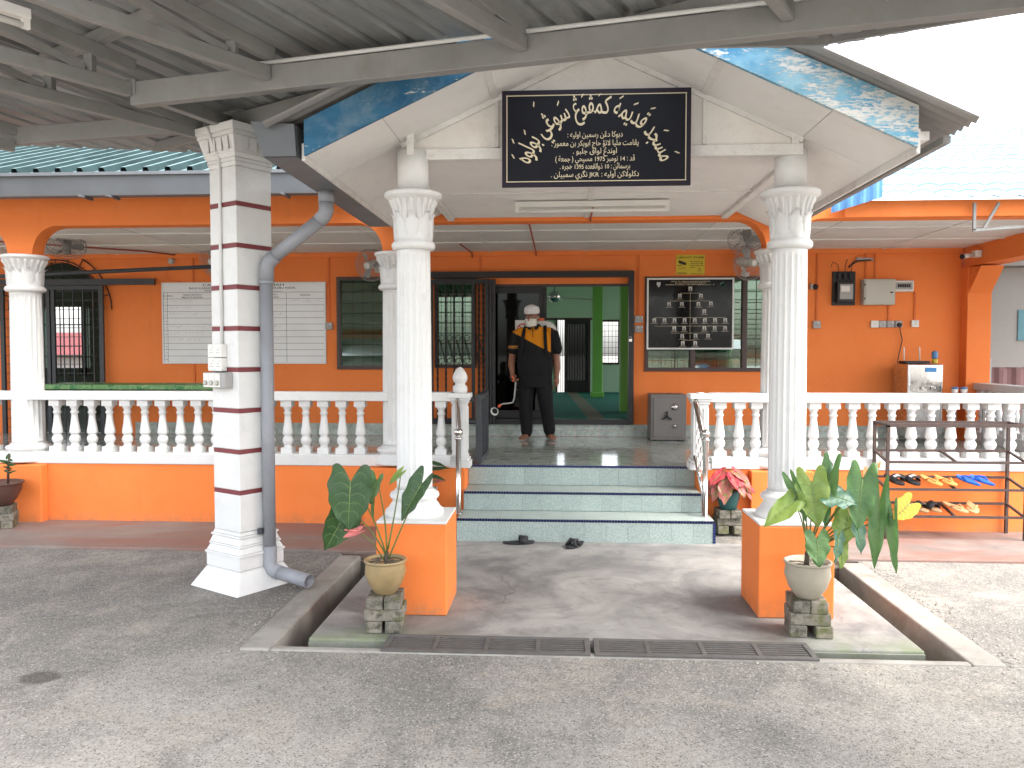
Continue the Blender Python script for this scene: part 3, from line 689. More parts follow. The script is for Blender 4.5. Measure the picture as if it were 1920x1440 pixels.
# rear grille door and rear window grille
B('rear_door_frame', FRAMEBROWN, hall, (-.09, -.05, 16.76, 16.84, HZ, 2.27), (.09, .13, 16.76, 16.84, HZ, 2.27), (.59, .63, 16.76, 16.84, HZ, 2.27))
rd = B('rear_door', GREYIRON, hall, (.13, .59, 16.80, 16.815, HZ, 1.0), (.13, .59, 16.80, 16.815, 2.2, 2.27), (.13, .16, 16.80, 16.815, 1.0, 2.2), (.56, .59, 16.80, 16.815, 1.0, 2.2))
B('door_glass', GLASSDARK, rd, (.16, .56, 16.805, 16.811, 1.0, 2.2))
for k in range(7): B('door_bar', DARKIRON, rd, (.19+k*.055, .205+k*.055, 16.78, 16.795, HZ, 2.25))
for k in range(3): B('gap_bar', DARKIRON, hall, (-.04+k*.045, -.03+k*.045, 16.82, 16.83, HZ, 2.27))
for x0, x1, za, zb in ((.86, 1.24, 1.34, 2.27), (-3.0, -.5, 1.0, 2.8), (1.8, 2.7, 1.0, 2.7)):  # the two wide windows are added to light the hall
    wf = B('rear_window', FRAMEBROWN, hall, (x0, x1, 16.78, 16.9, za, za+.04), (x0, x1, 16.78, 16.9, zb-.04, zb), (x0, x0+.03, 16.78, 16.9, za+.04, zb-.04), (x1-.03, x1, 16.78, 16.9, za+.04, zb-.04))
    n = int((x1-x0)/(.065 if x1-x0 < .5 else .12))
    for k in range(1, n): B('window_bar', GREYIRON, wf, (x0+(x1-x0)*k/n-.004, x0+(x1-x0)*k/n+.004, 16.83, 16.84, za+.04, zb-.04))
    for k in range(1, 8): B('window_bar', GREYIRON, wf, (x0+.03, x1-.03, 16.841, 16.849, za+(zb-za)*k/8-.004, za+(zb-za)*k/8+.004))
# ceiling fan
cf = thing('ceiling_fan', 'ceiling fan with silver hub hanging in the green hall', 'fan', (-.09, 13, 2.5))
MB().tube([(-.09, 13, 2.55), (-.09, 13, 3.3)], .012).build('rod', PLASTICG, cf)
MB().lathe([(.03, -.09), (.085, -.06), (.10, 0), (.085, .05), (.03, .08)], 20, (-.09, 13, 2.5)).build('motor', BRUSHED, cf)
for k in range(3):
    a = R(8+120*k); d = Vector((math.cos(a), math.sin(a), 0)); MB().bar(Vector((-.09, 13, 2.47))+d*.1, Vector((-.09, 13, 2.455))+d*.62, .12, .008).build('blade', PLASTICG, cf)

# open hall behind the arch at the far left
lh = thing('side_hall', 'dark side hall behind the arched grille at far left', 'room', (-9, 12, FZ))
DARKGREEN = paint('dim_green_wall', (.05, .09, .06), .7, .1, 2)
B('floor', MARBLE, lh, (-14, -5.0, 10.2, 14.7, .40, FZ)); B('ceiling', HALLCEIL, lh, (-14, -5.0, 10.2, 14.7, 3.3, 3.34))
m = MB()
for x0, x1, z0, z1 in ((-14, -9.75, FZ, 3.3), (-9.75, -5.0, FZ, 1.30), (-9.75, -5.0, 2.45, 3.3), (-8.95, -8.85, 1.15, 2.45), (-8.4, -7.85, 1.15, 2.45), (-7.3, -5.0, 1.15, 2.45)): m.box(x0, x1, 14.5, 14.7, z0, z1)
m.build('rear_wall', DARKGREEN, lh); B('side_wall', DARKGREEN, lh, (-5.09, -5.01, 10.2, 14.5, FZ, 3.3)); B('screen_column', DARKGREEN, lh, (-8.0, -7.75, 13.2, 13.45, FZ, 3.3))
for k in range(14): B('rear_bar', DARKIRON, lh, (-9.7+k*.18, -9.682+k*.18, 14.45, 14.465, 1.15, 2.45))
for z in (1.5, 1.7, 2.1): B('rear_rail', DARKIRON, lh, (-9.75, -7.3, 14.47, 14.485, z, z+.02))
# ------------------------------------------------------------------ fluted columns
NF, NP = 18, 7
def flute(depth):
    def fn(a, z):
        u = (a*NF/(2*math.pi)) % 1.0; q = (u-.5)/.40
        return 1-depth*(math.sqrt(max(0, 1-q*q)) if abs(q) < 1 else 0)
    return fn
def shaft_mesh(r0, r1, z0, z1):
    m = MB(); n = NF*NP; rows = [(z0, 0), (z0+.03, 0), (z0+.045, .6), (z0+.07, 1), (z0+(z1-z0)*.35, 1), (z0+(z1-z0)*.7, 1), (z1-.07, 1), (z1-.045, .6), (z1-.03, 0), (z1, 0)]
    ring = []
    for z, d in rows:
        t = (z-z0)/(z1-z0); r = r0+(r1-r0)*(t**1.6); f = flute(.115*d)
        ring.append([(r*f(2*math.pi*k/n, z)*math.cos(2*math.pi*k/n), r*f(2*math.pi*k/n, z)*math.sin(2*math.pi*k/n), z) for k in range(n)])
    return m.rings(ring).mesh('shaft', WHITE)
def capital_parts(r, z0, h, R2):
    """bell capital with a ring of upright ribs and acanthus leaves"""
    bell = MB().lathe([(r*1.0, -.055), (r*1.22, -.05), (r*1.30, -.035), (r*1.30, -.018), (r*1.2, -.002), (r*1.12, 0), (r*1.12, .02), (r*1.06, h*.15), (r*1.06, h*.5), (r*1.14, h*.68), (r*1.32, h*.82), (R2*.93, h*.88), (R2, h*.91), (R2, h*.985), (R2*.96, h)], 40).mesh('capital', WHITE)
    ribs = MB()
    for k in range(20):
        a = 2*math.pi*k/20; c, s = math.cos(a), math.sin(a)
        pts = [((r*q)*c, (r*q)*s, h*zz) for q, zz in ((1.07, .42), (1.10, .6), (1.18, .72), (1.34, .82), (1.43, .835))]
        ribs.tube(pts, [.006, .011*r/.1, .013*r/.1, .013*r/.1, .005], 6)
    ribm = ribs.mesh('rib_ring', WHITE)
    lf = MB(); nu, nv = 7, 9; pts = []
    for j in range(nv):
        v = j/(nv-1); wd = r*.42*(math.sin(math.pi*min(1, v*.9+.12)))*(1+.18*math.sin(v*22))
        for i in range(nu):
            u = i/(nu-1)*2-1; out = r*(1.13+.06*math.sin(math.pi*v*.55)+(.24*max(0, v-.75)/.25)-.07*u*u+.035*math.cos(u*9))
            a = u*wd/r; pts.append((out*math.cos(a), out*math.sin(a), h*(.04+.62*v-.03*abs(u))-(max(0, v-.86)*h*.35)))
    lf.add(pts, [(j*nu+i, j*nu+i+1, (j+1)*nu+i+1, (j+1)*nu+i) for j in range(nv-1) for i in range(nu-1)], True)
    return bell, ribm, lf.mesh('acanthus_leaf', WHITE)
def base_mesh(r, h):
    k = h/.17
    return MB().lathe([(r*1.62, 0), (r*1.66, .012*k), (r*1.62, .035*k), (r*1.45, .05*k), (r*1.38, .065*k), (r*1.24, .085*k), (r*1.22, .10*k), (r*1.34, .11*k), (r*1.40, .125*k), (r*1.34, .142*k), (r*1.16, .15*k), (r*1.05, .17*k)], 40).mesh('base', WHITE)
def column_set(r, r1, hb, hs, hc, R2):
    return base_mesh(r, hb), shaft_mesh(r, r1, 0, hs), capital_parts(r1, 0, hc, R2)
def put_column(st, x, y, z0, hb, hs, hc, label, group, rot):
    t = thing('fluted_column', label, 'column', (x, y, z0), 0, group)
    b, s, (c, rb, lf) = st
    inst('base', b, t, (x, y, z0)); inst('shaft', s, t, (x, y, z0+hb), rot)
    zc = z0+hb+hs+.05
    cp_ = inst('capital', c, t, (x, y, zc), rot); inst('rib_ring', rb, cp_, (x, y, zc), rot)
    for k in range(8): inst('acanthus_leaf', lf, cp_, (x, y, zc), rot+R(45)*k)
    return t
PORCH = column_set(.112, .104, .17, 1.49, .30, .178)
VER = column_set(.142, .134, .17, 1.43, .29, .208)
G1, G2 = 'porch columns on orange plinths', 'veranda columns'
pl = put_column(PORCH, -.915, 4.98, .575, .17, 1.49, .30, 'white fluted porch column on the left orange plinth', G1, R(6))
prr = put_column(PORCH, 1.41, 5.05, .575, .17, 1.49, .30, 'white fluted porch column on the right orange plinth', G1, R(2))
for t_, x, y in ((pl, -.915, 4.98), (prr, 1.41, 5.05)):
    MB().lathe([(.097, 2.585), (.097, 2.835)], 36, (x, y, 0)).build('drum', WHITE, t_)
    B('post', TRIMWHITE, t_, (x-.022, x+.022, y-.10, y-.055, 2.80, 2.965), bevel=.004)
put_column(VER, -5.07, 7.34, .57, .17, 1.43, .29, 'white veranda column beside the arched grille at far left', G2, 0)
put_column(VER, -1.50, 7.34, .57, .17, 1.43, .29, 'white veranda column just behind the left porch column', G2, 0)
put_column(VER, 1.95, 7.34, .57, .17, 1.43, .29, 'white veranda column just behind the right porch column', G2, 0)
# orange plinths with white cement tops
def plinth(x0, x1, y0, y1, label):
    t = thing('column_plinth', label, 'plinth', ((x0+x1)/2, (y0+y1)/2, 0), 0, 'orange plinths of the porch')
    B('block', ORANGE, t, (x0, x1, y0, y1, .0045, .560), bevel=.008); B('cap', WHITE, t, (x0+.002, x1-.002, y0+.002, y1-.002, .561, .578), bevel=.004)
plinth(-1.11, -.68, 4.745, 5.21, 'orange square plinth under the left porch column')
plinth(1.19, 1.635, 4.82, 5.28, 'orange square plinth under the right porch column')

# ------------------------------------------------------------------ balustrades
bp = [(.043, .05), (.040, .058), (.034, .07), (.033, .078), (.043, .09), (.050, .112), (.050, .125), (.043, .145), (.034, .156), (.034, .163), (.047, .176), (.049, .186), (.045, .215), (.036, .27), (.029, .335), (.028, .358), (.037, .366), (.037, .378), (.028, .388), (.031, .405), (.042, .425), (.047, .436)]
bm_ = MB().lathe(bp, 14); bm_.box(-.052, .052, -.052, .052, 0, .052); bm_.box(-.050, .050, -.050, .050, .434, .49)
BAL = bm_.mesh('baluster', WHITE)
def balustrade(x0, x1, xs, label):
    t = thing('balustrade', label, 'balustrade', ((x0+x1)/2, 7.3, .555), 0, 'white veranda balustrades')
    B('bottom_rail', WHITE, t, (x0, x1, 7.19, 7.41, .556, .66), bevel=.008); B('top_rail', WHITE, t, (x0, x1, 7.215, 7.385, 1.15, 1.232), bevel=.008)
    for x in xs: inst('baluster', BAL, t, (x, 7.30, .66), random.uniform(-.04, .04))
balustrade(-8.5, -5.13, [-5.39-.1715*k for k in range(12)], 'white balustrade left of the far left veranda column')
balustrade(-5.0, -1.57, [-4.76+.1715*k for k in range(18)], 'white balustrade between the far left column and the left porch column')
balustrade(-1.43, -.99, [-1.26, -1.09], 'short white balustrade beside the bud topped newel post')
balustrade(1.35, 1.86, [1.44, 1.61, 1.76], 'short white balustrade right of the steps')
balustrade(2.04, 5.3, [2.27+.1705*k for k in range(18)], 'long white balustrade behind the shoe rack')
# return balustrade at the far right end of the veranda
t = thing('balustrade', 'white balustrade closing the right end of the veranda behind the cooler', 'balustrade', (5.0, 8.7, FZ), 0, 'white veranda balustrades')
B('bottom_rail', WHITE, t, (4.92, 5.10, 7.42, 9.87, FZ, .66), bevel=.008); B('top_rail', WHITE, t, (4.93, 5.09, 7.42, 9.87, 1.15, 1.232), bevel=.008)
for k in range(14): inst('baluster', BAL, t, (5.01, 7.56+.172*k, .66))
def newel(x, label, bud):
    t = thing('newel_post', label, 'newel post', (x, 7.30, FZ), 0, 'newel posts at the steps')
    m = MB().box(x-.066, x+.066, 7.234, 7.366, .66, 1.13); 
    for s in (-1, 1): m.box(x-.034*s-.014, x-.034*s+.014, 7.227, 7.234, .70, 1.10); m.box(x+.066, x+.073, 7.30-.034*s-.014, 7.30-.034*s+.014, .70, 1.10); m.box(x-.073, x-.066, 7.30-.034*s-.014, 7.30-.034*s+.014, .70, 1.10)
    m.build('shaft', WHITE, t, bevel=.003)
    B('base', WHITE, t, (x-.10, x+.10, 7.20, 7.40, .543, .605), (x-.088, x+.088, 7.212, 7.388, .605, .635), (x-.076, x+.076, 7.224, 7.376, .635, .66), bevel=.006)
    B('cap', WHITE, t, (x-.078, x+.078, 7.222, 7.378, 1.13, 1.155), (x-.088, x+.088, 7.212, 7.388, 1.155, 1.18), (x-.102, x+.102, 7.198, 7.402, 1.18, 1.225), bevel=.006)
    if bud:
        def pet(a, z): return 1+.05*abs(math.sin(4*a))*(1 if z > .11 else 0)
        f = MB().lathe([(.066, 0), (.068, .03), (.066, .06), (.050, .072), (.044, .082), (.048, .09), (.060, .105), (.066, .13), (.064, .155), (.052, .185), (.036, .215), (.016, .232), (.004, .238)], 32, (x, 7.30, 1.225), pet); f.build('lotus_bud_finial', WHITE, t)
    else: MB().lathe([(.04, 0), (.038, .006), (.03, .01)], 20, (x, 7.3, 1.225)).build('broken_stub', WHITE, t)
newel(-.915, 'white newel post with lotus bud top left of the steps', True)
newel(1.262, 'white newel post without a bud right of the steps', False)

# ------------------------------------------------------------------ stainless handrails
def handrail(x, xt, label):
    t = thing('handrail', label, 'handrail', (x, 6.9, .19), 0, 'stainless steel handrails')
    MB().lathe([(.034, 0), (.034, .005), (.0235, .008), (.0235, .64), (.03, .645), (.036, .652), (.036, .664), (.022, .672), (.020, .682)], 20, (x, 6.90, .191)).build('post', CHROME, t)
    MB().ell((x, 6.90, .191+.712), .040, .040, .038, 20, 12).build('ball_finial', CHROME, t)
    MB().tube([(x, 6.90, .80), (x+(xt-x)*.3, 7.02, .93), (xt, 7.21, 1.155), (xt, 7.235, 1.165)], .0235, 14).build('top_rail', CHROME, t)
    MB().tube([(x, 6.90, .30), (xt, 7.21, .66), (xt, 7.235, .665)], .016, 12).build('lower_rail', CHROME, t)
    for k in range(4):
        f = (k+1)/5; y = 6.90+.31*f; xx = x+(xt-x)*f; za, zb = .30+.36*f, .83+.32*f; pts = []
        for q in range(25):
            s = q/24; pts.append((xx+.007*math.cos(s*26), y+.007*math.sin(s*26), za+(zb-za)*s))
        MB().tube(pts, .0055, 6).build('twisted_bar', CHROME, t)
handrail(-.882, -.93, 'stainless steel handrail with ball end left of the steps')
handrail(1.245, 1.21, 'stainless steel handrail with ball end right of the steps')
# ------------------------------------------------------------------ porch canopy
can = thing('porch_canopy', 'gabled porch canopy with white boards and blue barge boards', 'canopy', (.235, 5.8, 2.7))
AX, AZ, SLP = .235, 3.445, .465
def lz(x): return AZ-SLP*abs(x-AX)
XL, XR = -1.41, 1.88
o = MB().prism([(XL, lz(XL)), (AX, AZ), (AX, AZ+.205), (XL, lz(XL)+.195)], 4.375, 4.40).build('barge_board', PEEL, can, bevel=.003); tag(o, 'faded dark blue barge board on the left slope')
o = MB().prism([(AX+.001, AZ), (XR, lz(XR)-.005), (XR, lz(XR)+.215), (AX+.001, AZ+.205)], 4.375, 4.40).build('barge_board', PEEL, can, bevel=.003); tag(o, 'peeling bright blue barge board on the right slope')
def soffit(x0, x1, y0, y1, name='soffit_board', mat=WALLWHITE, up=.012, th=.010):
    z0, z1 = lz(x0)+up, lz(x1)+up
    return MB().add([(x0,y0,z0),(x1,y0,z1),(x1,y1,z1),(x0,y1,z0),(x0,y0,z0+th),(x1,y0,z1+th),(x1,y1,z1+th),(x0,y1,z0+th)], [(0,3,2,1),(4,5,6,7),(0,1,5,4),(1,2,6,5),(2,3,7,6),(3,0,4,7)]).build(name, mat, can)
CX0, CX1 = -.985, 1.455
for x0, x1 in ((XL+.002, CX0), (CX0+.004, -.40), (-.396, AX), (AX+.001, .86), (.864, CX1-.004), (CX1, XR-.002)): soffit(x0, x1, 4.402, 4.968)
for x0, x1 in ((XL+.002, CX0-.002), (CX1+.002, XR-.002)):
    for y0, y1 in ((4.972, 6.05), (6.054, 7.25)): soffit(x0, x1, y0, y1)
soffit(-.42, -.38, 4.404, 4.966, 'cover_strip', TRIMWHITE, .003, .009); soffit(.845, .882, 4.404, 4.966, 'cover_strip', TRIMWHITE, .003, .009)
for x in (CX0, CX1): soffit(x-.02, x+.02, 4.405, 4.965, 'cover_strip', TRIMWHITE, .004, .008) if False else None
MB().prism([(CX0, 2.80), (CX1, 2.80), (CX1, lz(CX1)+.02), (AX, AZ+.01), (CX0, lz(CX0)+.02)], 4.972, 4.986).build('gable_board', GABLEWHITE, can)
for s, (x0, x1) in enumerate(((CX0, AX), (AX, CX1))):
    z0, z1 = lz(x0)-.004, lz(x1)-.004
    MB().bar((x0, 4.962, z0), (x1, 4.962, z1), .014, .034).build('cover_strip', TRIMWHITE, can)
B('gable_beam', TRIMWHITE, can, (CX0, CX1, 4.945, 5.03, 2.785, 2.852), bevel=.004)
B('seam_strip', TRIMWHITE, can, (.86, .885, 4.960, 4.971, 2.86, lz(.87)-.02)); B('seam_strip', TRIMWHITE, can, (-.405, -.38, 4.960, 4.971, 2.86, lz(-.39)-.02))
for x in (CX0, CX1): B('side_beam', TRIMWHITE, can, (x-.03, x+.03, 5.031, 7.262, 2.785, 2.90), bevel=.004)
for j in range(2):
    for i in range(2):
        xa = CX0+.03+i*1.19; B('ceiling_board', WALLWHITE, can, (xa+.002, xa+1.186, 5.032+j*1.115, 6.142+j*1.115, 2.812, 2.822))
B('cover_strip', TRIMWHITE, can, (CX0+.03, CX1-.03, 6.12, 6.16, 2.802, 2.812)); B('cover_strip', TRIMWHITE, can, (.215, .255, 5.04, 6.118, 2.803, 2.812)); B('cover_strip', TRIMWHITE, can, (.215, .255, 6.162, 7.25, 2.803, 2.812))
B('end_strip', ORANGE, can, (CX0+.03, CX1-.03, 7.262, 7.269, 2.782, 2.86))
B('eave_fascia', TRIMWHITE, can, (XL-.022, XL+.0, 4.402, 7.2, lz(XL)-.02, lz(XL)+.075), bevel=.003)
B('eave_fascia', TRIMWHITE, can, (XR+.0, XR+.022, 4.402, 7.2, lz(XR)-.03, lz(XR)+.10), bevel=.003)
B('eave_batten', TRIMWHITE, can, (XR+.024, XR+.075, 4.42, 7.0, lz(XR)+.045, lz(XR)+.09)); B('eave_batten', GREYSTEEL, can, (XR+.16, XR+.20, 4.45, 7.0, lz(XR)+.035, lz(XR)+.072))
for sgn, xe in ((-1, -1.60), (1, 2.14)):
    ln = math.hypot(xe-AX, SLP*(xe-AX)); ang = math.atan(SLP)
    for k in range(4):
        ya = 4.27+k*.86; m = MB(); n = 46; pts = []
        for i in range(n+1):
            y = ya+.875*i/n; dz = .011*math.sin(2*math.pi*y/.076)
            for x in (AX, (AX+xe)/2, xe): pts.append((x, y, AZ+.232-SLP*abs(x-AX)+dz+.003*(k % 2)))
        fs = []
        for i in range(n):
            for q in range(2): fs.append((i*3+q, i*3+q+1, (i+1)*3+q+1, (i+1)*3+q))
        m.add(pts, fs, True); ob = m.build('roof_sheet', ZINCOLD, can)
        so = ob.modifiers.new('thick', 'SOLIDIFY'); so.thickness = .004
MB().bar((AX, 4.26, AZ+.25), (AX, 7.8, AZ+.25), .22, .012).build('ridge_cap', ZINCOLD, can)
# canopy gutter
g = thing('canopy_gutter', 'grey metal gutter under the left eave of the porch canopy', 'gutter', (-1.55, 5.6, 2.69))
gp = [(-1.475, 2.69), (-1.475, 2.85), (-1.455, 2.85), (-1.445, 2.672), (-1.632, 2.672), (-1.705, 2.868), (-1.685, 2.868), (-1.62, 2.69)]
gm = MB(); k = len(gp); gm.add([(x, 4.37, z) for x, z in gp]+[(x, 6.82, z) for x, z in gp], [(i, (i+1) % k, (i+1) % k+k, i+k) for i in range(k)]); gm.build('channel', GUTTERGREY, g)
MB().prism([(-1.447, 2.674), (-1.457, 2.848), (-1.70, 2.866), (-1.631, 2.674)], 4.355, 4.369).build('end_cap', GUTTERGREY, g)
MB().tube([(-1.56, 5.30, 2.672), (-1.56, 5.30, 2.60)], .052, 16).build('outlet', PVCGREY, g)
# downpipe clipped to the carport column
dp = thing('downpipe', 'grey plastic downpipe bending from the gutter down the striped column', 'downpipe', (-1.99, 5.34, 0))
MB().tube([(-1.56, 5.30, 2.60), (-1.56, 5.30, 2.54), (-1.575, 5.302, 2.51), (-1.61, 5.305, 2.475)], .049, 18).build('upper_elbow', PVCGREY, dp)
MB().tube([(-1.60, 5.305, 2.485), (-1.945, 5.336, 2.235)], .045, 18).build('diagonal_pipe', PVCGREY, dp)
MB().tube([(-1.925, 5.335, 2.25), (-1.965, 5.338, 2.215), (-1.985, 5.34, 2.18), (-1.99, 5.34, 2.08)], .050, 18).build('lower_elbow', PVCGREY, dp)
MB().tube([(-1.99, 5.34, 2.12), (-1.99, 5.34, .22)], .0435, 20).build('pipe', PVCGREY, dp)
MB().tube([(-1.99, 5.34, .27), (-1.99, 5.335, .15), (-1.965, 5.325, .11), (-1.90, 5.295, .095)], .049, 18).build('shoe', PVCGREY, dp)
fm = MB().tube([(-1.91, 5.30, .097), (-1.665, 5.185, .072)], .047, 20, cap=False).build('outlet_pipe', PVCGREY, dp); so = fm.modifiers.new('t', 'SOLIDIFY'); so.thickness = .004
MB().tube([(-1.99, 5.34, 2.085), (-1.99, 5.34, 2.06)], .052, 18).build('collar', PVCGREY, dp)
B('clip', GREYIRON, dp, (-2.05, -2.02, 5.28, 5.31, .36, .40))

# ------------------------------------------------------------------ fluorescent lamp under the canopy, red conduits
def tube_lamp(p, q, label, drop=.05):
    t = thing('tube_lamp', label, 'lamp', p); p = Vector(p); q = Vector(q); d = (q-p).normalized()
    MB().bar(p, q, .05, .045).build('batten', PLASTICW, t, bevel=.004)
    z = Vector((0, 0, -drop)); MB().tube([p+d*.03+z, q-d*.03+z], .0135, 12).build('tube', PLASTICW, t)
    for e in (p+d*.015, q-d*.015): MB().bar(e-Vector((0,0,.01)), e+z-Vector((0,0,.012)), .022, .03, (d.x, d.y, 0)).build('lamp_holder', PLASTICW, t)
tube_lamp((-.36, 6.46, 2.778), (.86, 6.44, 2.778), 'unlit fluorescent tube lamp under the porch ceiling')
def conduit(name, pts, r, mat, label, cat='pipe'):
    return tag(MB().tube(pts, r, 8).build(name, mat), label, cat)
conduit('conduit', [(.27, 6.5, 2.795), (.27, 7.24, 2.793), (.27, 7.262, 2.775)], .008, REDPIPE, 'short red conduit on the porch ceiling behind the lamp')
conduit('conduit', [(-.30, 7.5, 2.840), (-.30, 10.0, 2.838), (-.30, 10.03, 2.80)], .009, REDPIPE, 'red conduit on the veranda ceiling left of the doorway', )
conduit('conduit', [(-1.15, 9.2, 2.840), (-1.1, 10.0, 2.838), (-1.1, 10.03, 2.78)], .009, REDPIPE, 'red conduit on the veranda ceiling above the folded gate')
conduit('conduit', [(-6.9, 8.2, 2.840), (-5.1, 9.6, 2.838), (-4.9, 9.98, 2.836)], .010, REDPIPE, 'red brown conduit on the ceiling above the green table')

# ------------------------------------------------------------------ carport column
ccx, ccy = -2.18, 5.39
CR = -R(31.5)
cc = thing('carport_column', 'white square carport column with thin maroon bands', 'column', (ccx, ccy, 0), CR)
Mc = Matrix.Translation((ccx, ccy, 0)) @ Matrix.Rotation(CR, 4, 'Z')
def CB(name, mat, *boxes, bevel=.004, parent=cc):
    m = MB()
    for b in boxes: m.box(*b)
    return m.xform(Mc).build(name, mat, parent, bevel)
def frus(m, a, b, z0, z1): m.add([(-a,-a,z0),(a,-a,z0),(a,a,z0),(-a,a,z0),(-b,-b,z1),(b,-b,z1),(b,b,z1),(-b,b,z1)], [(0,3,2,1),(4,5,6,7),(0,1,5,4),(1,2,6,5),(2,3,7,6),(3,0,4,7)])
m = MB(); frus(m, .272, .182, -.02, .135); m.xform(Mc).build('flared_foot', WHITE, cc, bevel=.012)
m = MB(); frus(m, .182, .182, .136, .225); frus(m, .190, .190, .226, .242); frus(m, .182, .163, .243, .285); frus(m, .170, .170, .286, .30); frus(m, .166, .150, .301, .345); frus(m, .160, .160, .346, .362); frus(m, .150, .1425, .363, .385)
m.xform(Mc).build('base_moulding', WHITE, cc, bevel=.004)
bz = [.655+.2755*k for k in range(8)]; zs = [.386]+bz+[2.83]
for k in range(len(zs)-1):
    z0 = zs[k]+(.015 if k else 0); z1 = zs[k+1]-(.015 if k < len(bz) else 0); CB('shaft_block', WHITE, (-.1425, .1425, -.1425, .1425, z0, z1), bevel=.006)
for z in bz: CB('maroon_band', MAROON, (-.1405, .1405, -.1405, .1405, z-.0148, z+.0148), bevel=0)
m = MB(); frus(m, .1425, .150, 2.831, 2.86); frus(m, .152, .152, 2.861, 2.885); frus(m, .152, .170, 2.886, 2.915); frus(m, .165, .192, 2.916, 3.02); frus(m, .198, .198, 3.021, 3.05); frus(m, .206, .210, 3.051, 3.10)
m.xform(Mc).build('capital', WHITE, cc, bevel=.004)
for side in range(4):
    for k in range(4):
        m = MB(); u = -.105+.07*k; m.add([(u-.025, -.186, 2.93), (u+.025, -.186, 2.93), (u, -.168, 2.93), (u-.03, -.196, 3.015), (u+.03, -.196, 3.015), (u, -.175, 3.015)], [(0,1,4,3),(1,2,5,4),(2,0,3,5),(0,2,1),(3,4,5)])
        m.xform(Mc @ Matrix.Rotation(R(90)*side, 4, 'Z')).build('facet', WHITE, cc)
# wiring on the column
cd_ = MB().tube([Mc @ Vector(p) for p in ((-.05, -.212, 3.09), (-.04, -.205, 3.03), (-.015, -.158, 2.90), (-.015, -.153, 2.82), (-.015, -.153, 1.655))], .011, 10).build('wiring_conduit', CONDUIT, None); tag(cd_, 'white wiring conduit running down the striped column', 'conduit')
def socket(name, label, x0, x1, z0, z1, M, mat=PLASTICW, pins=2, y=-.1425, dep=.045, cat='socket', group=None):
    t = thing(name, label, cat, M @ Vector(((x0+x1)/2, y, z0)), 0, group)
    m = MB().box(x0, x1, y-dep, y-.0008, z0, z1).xform(M).build('plate', mat, t, bevel=.003)
    w_ = (x1-x0)/pins
    for k in range(pins):
        xc = x0+w_*(k+.5)
        for dx, dz, sw, sh in ((0, .014, .004, .008), (-.011, -.006, .008, .004), (.011, -.006, .008, .004)):
            MB().box(xc+dx-sw/2, xc+dx+sw/2, y-dep-.0012, y-dep, (z0+z1)/2+dz-sh/2-.008, (z0+z1)/2+dz+sh/2-.008).xform(M).build('pin_hole', BLACKP, t)
        MB().box(xc+.010, xc+.022, y-dep-.004, y-dep, z1-.03, z1-.01).xform(M).build('rocker', PLASTICW, t)
    return t
socket('power_socket', 'upper white double socket on the striped column', -.125, .025, 1.565, 1.652, Mc)
socket('power_socket', 'lower white double socket on the striped column', -.125, .025, 1.472, 1.560, Mc)
iso = thing('rotary_switch', 'grey box of three rotary switches below the sockets on the column', 'switch', Mc @ Vector((-.04, -.16, 1.37)))
MB().box(-.15, .085, -.205, -.1433, 1.36, 1.462).xform(Mc).build('box', PLASTICG, iso, bevel=.004)
for k in range(3):
    MB().box(-.146+.062*k, -.088+.062*k, -.210, -.2055, 1.365, 1.458).xform(Mc).build('face_plate', PLASTICW, iso)
    MB().lathe([(.017, 0), (.016, .012), (.010, .016)], 16).xform(Mc @ Matrix.Translation((-.117+.062*k, -.210, 1.393)) @ Matrix.Rotation(R(90), 4, 'X')).build('knob', CREAM, iso)

# ------------------------------------------------------------------ carport roof
car = thing('carport_roof', 'grey metal deck carport roof on steel trusses overhead', 'roof', (-2, 2, 3.1))
ax = Vector((math.sin(R(31.5)), math.cos(R(31.5)), 0)); bx = Vector((ax.y, -ax.x, 0))
def zr(s): return 3.62-.114*s
def W(b, s, z): v = bx*b+ax*s; return Vector((v.x, v.y, z))
eav = [(-14, 6.55), (-1.80, 6.24), (-1.05, 5.0), (-.85, 4.55), (-.60, 4.265), (.2, 4.262), (1.29, 4.20), (2.06, 3.80), (9, 1.2)]
ebs = [(p[0]*bx.x+p[1]*bx.y, p[0]*ax.x+p[1]*ax.y) for p in eav]
def s_end(b):
    for (b0, s0), (b1, s1) in zip(ebs[:-1], ebs[1:]):
        if b0 <= b <= b1: return s0+(s1-s0)*(b-b0)/(b1-b0)
    return ebs[-1][1]
S0 = 1.15
b = -12.2
while b < 6.2:
    m = MB(); prof = []
    for i in range(4):
        x = b+i*.19; prof += [(x, 0), (x+.045, .004), (x+.09, 0), (x+.125, 0), (x+.14, .030), (x+.175, .030)]
    prof.append((b+.76, 0)); k = len(prof)
    lo = [W(q, S0, zr(S0)+h) for q, h in prof]; hi = [W(q, s_end(q), zr(s_end(q))+h) for q, h in prof]
    if all(s_end(q) > S0+.3 for q, _ in prof):
        m.add(lo+hi, [(i, i+1, i+1+k, i+k) for i in range(k-1)]); ob = m.build('deck_sheet', ZINCUNDER, car); so = ob.modifiers.new('thick', 'SOLIDIFY'); so.thickness = .003; so.offset = 1
    b += .76
for s in (-1.6, -.2, 1.1, 2.35, 3.55):
    bs_ = [q*.1-11.5 for q in range(176) if s_end(q*.1-11.5) > s+.2]
    if bs_: MB().bar(W(min(bs_), s, zr(s)-.036), W(max(bs_), s, zr(s)-.036), .05, .066).build('purlin', GREYSTEEL, car)
def s_mb(b): return 2.57+(b+4.40)*(1.13/3.47)
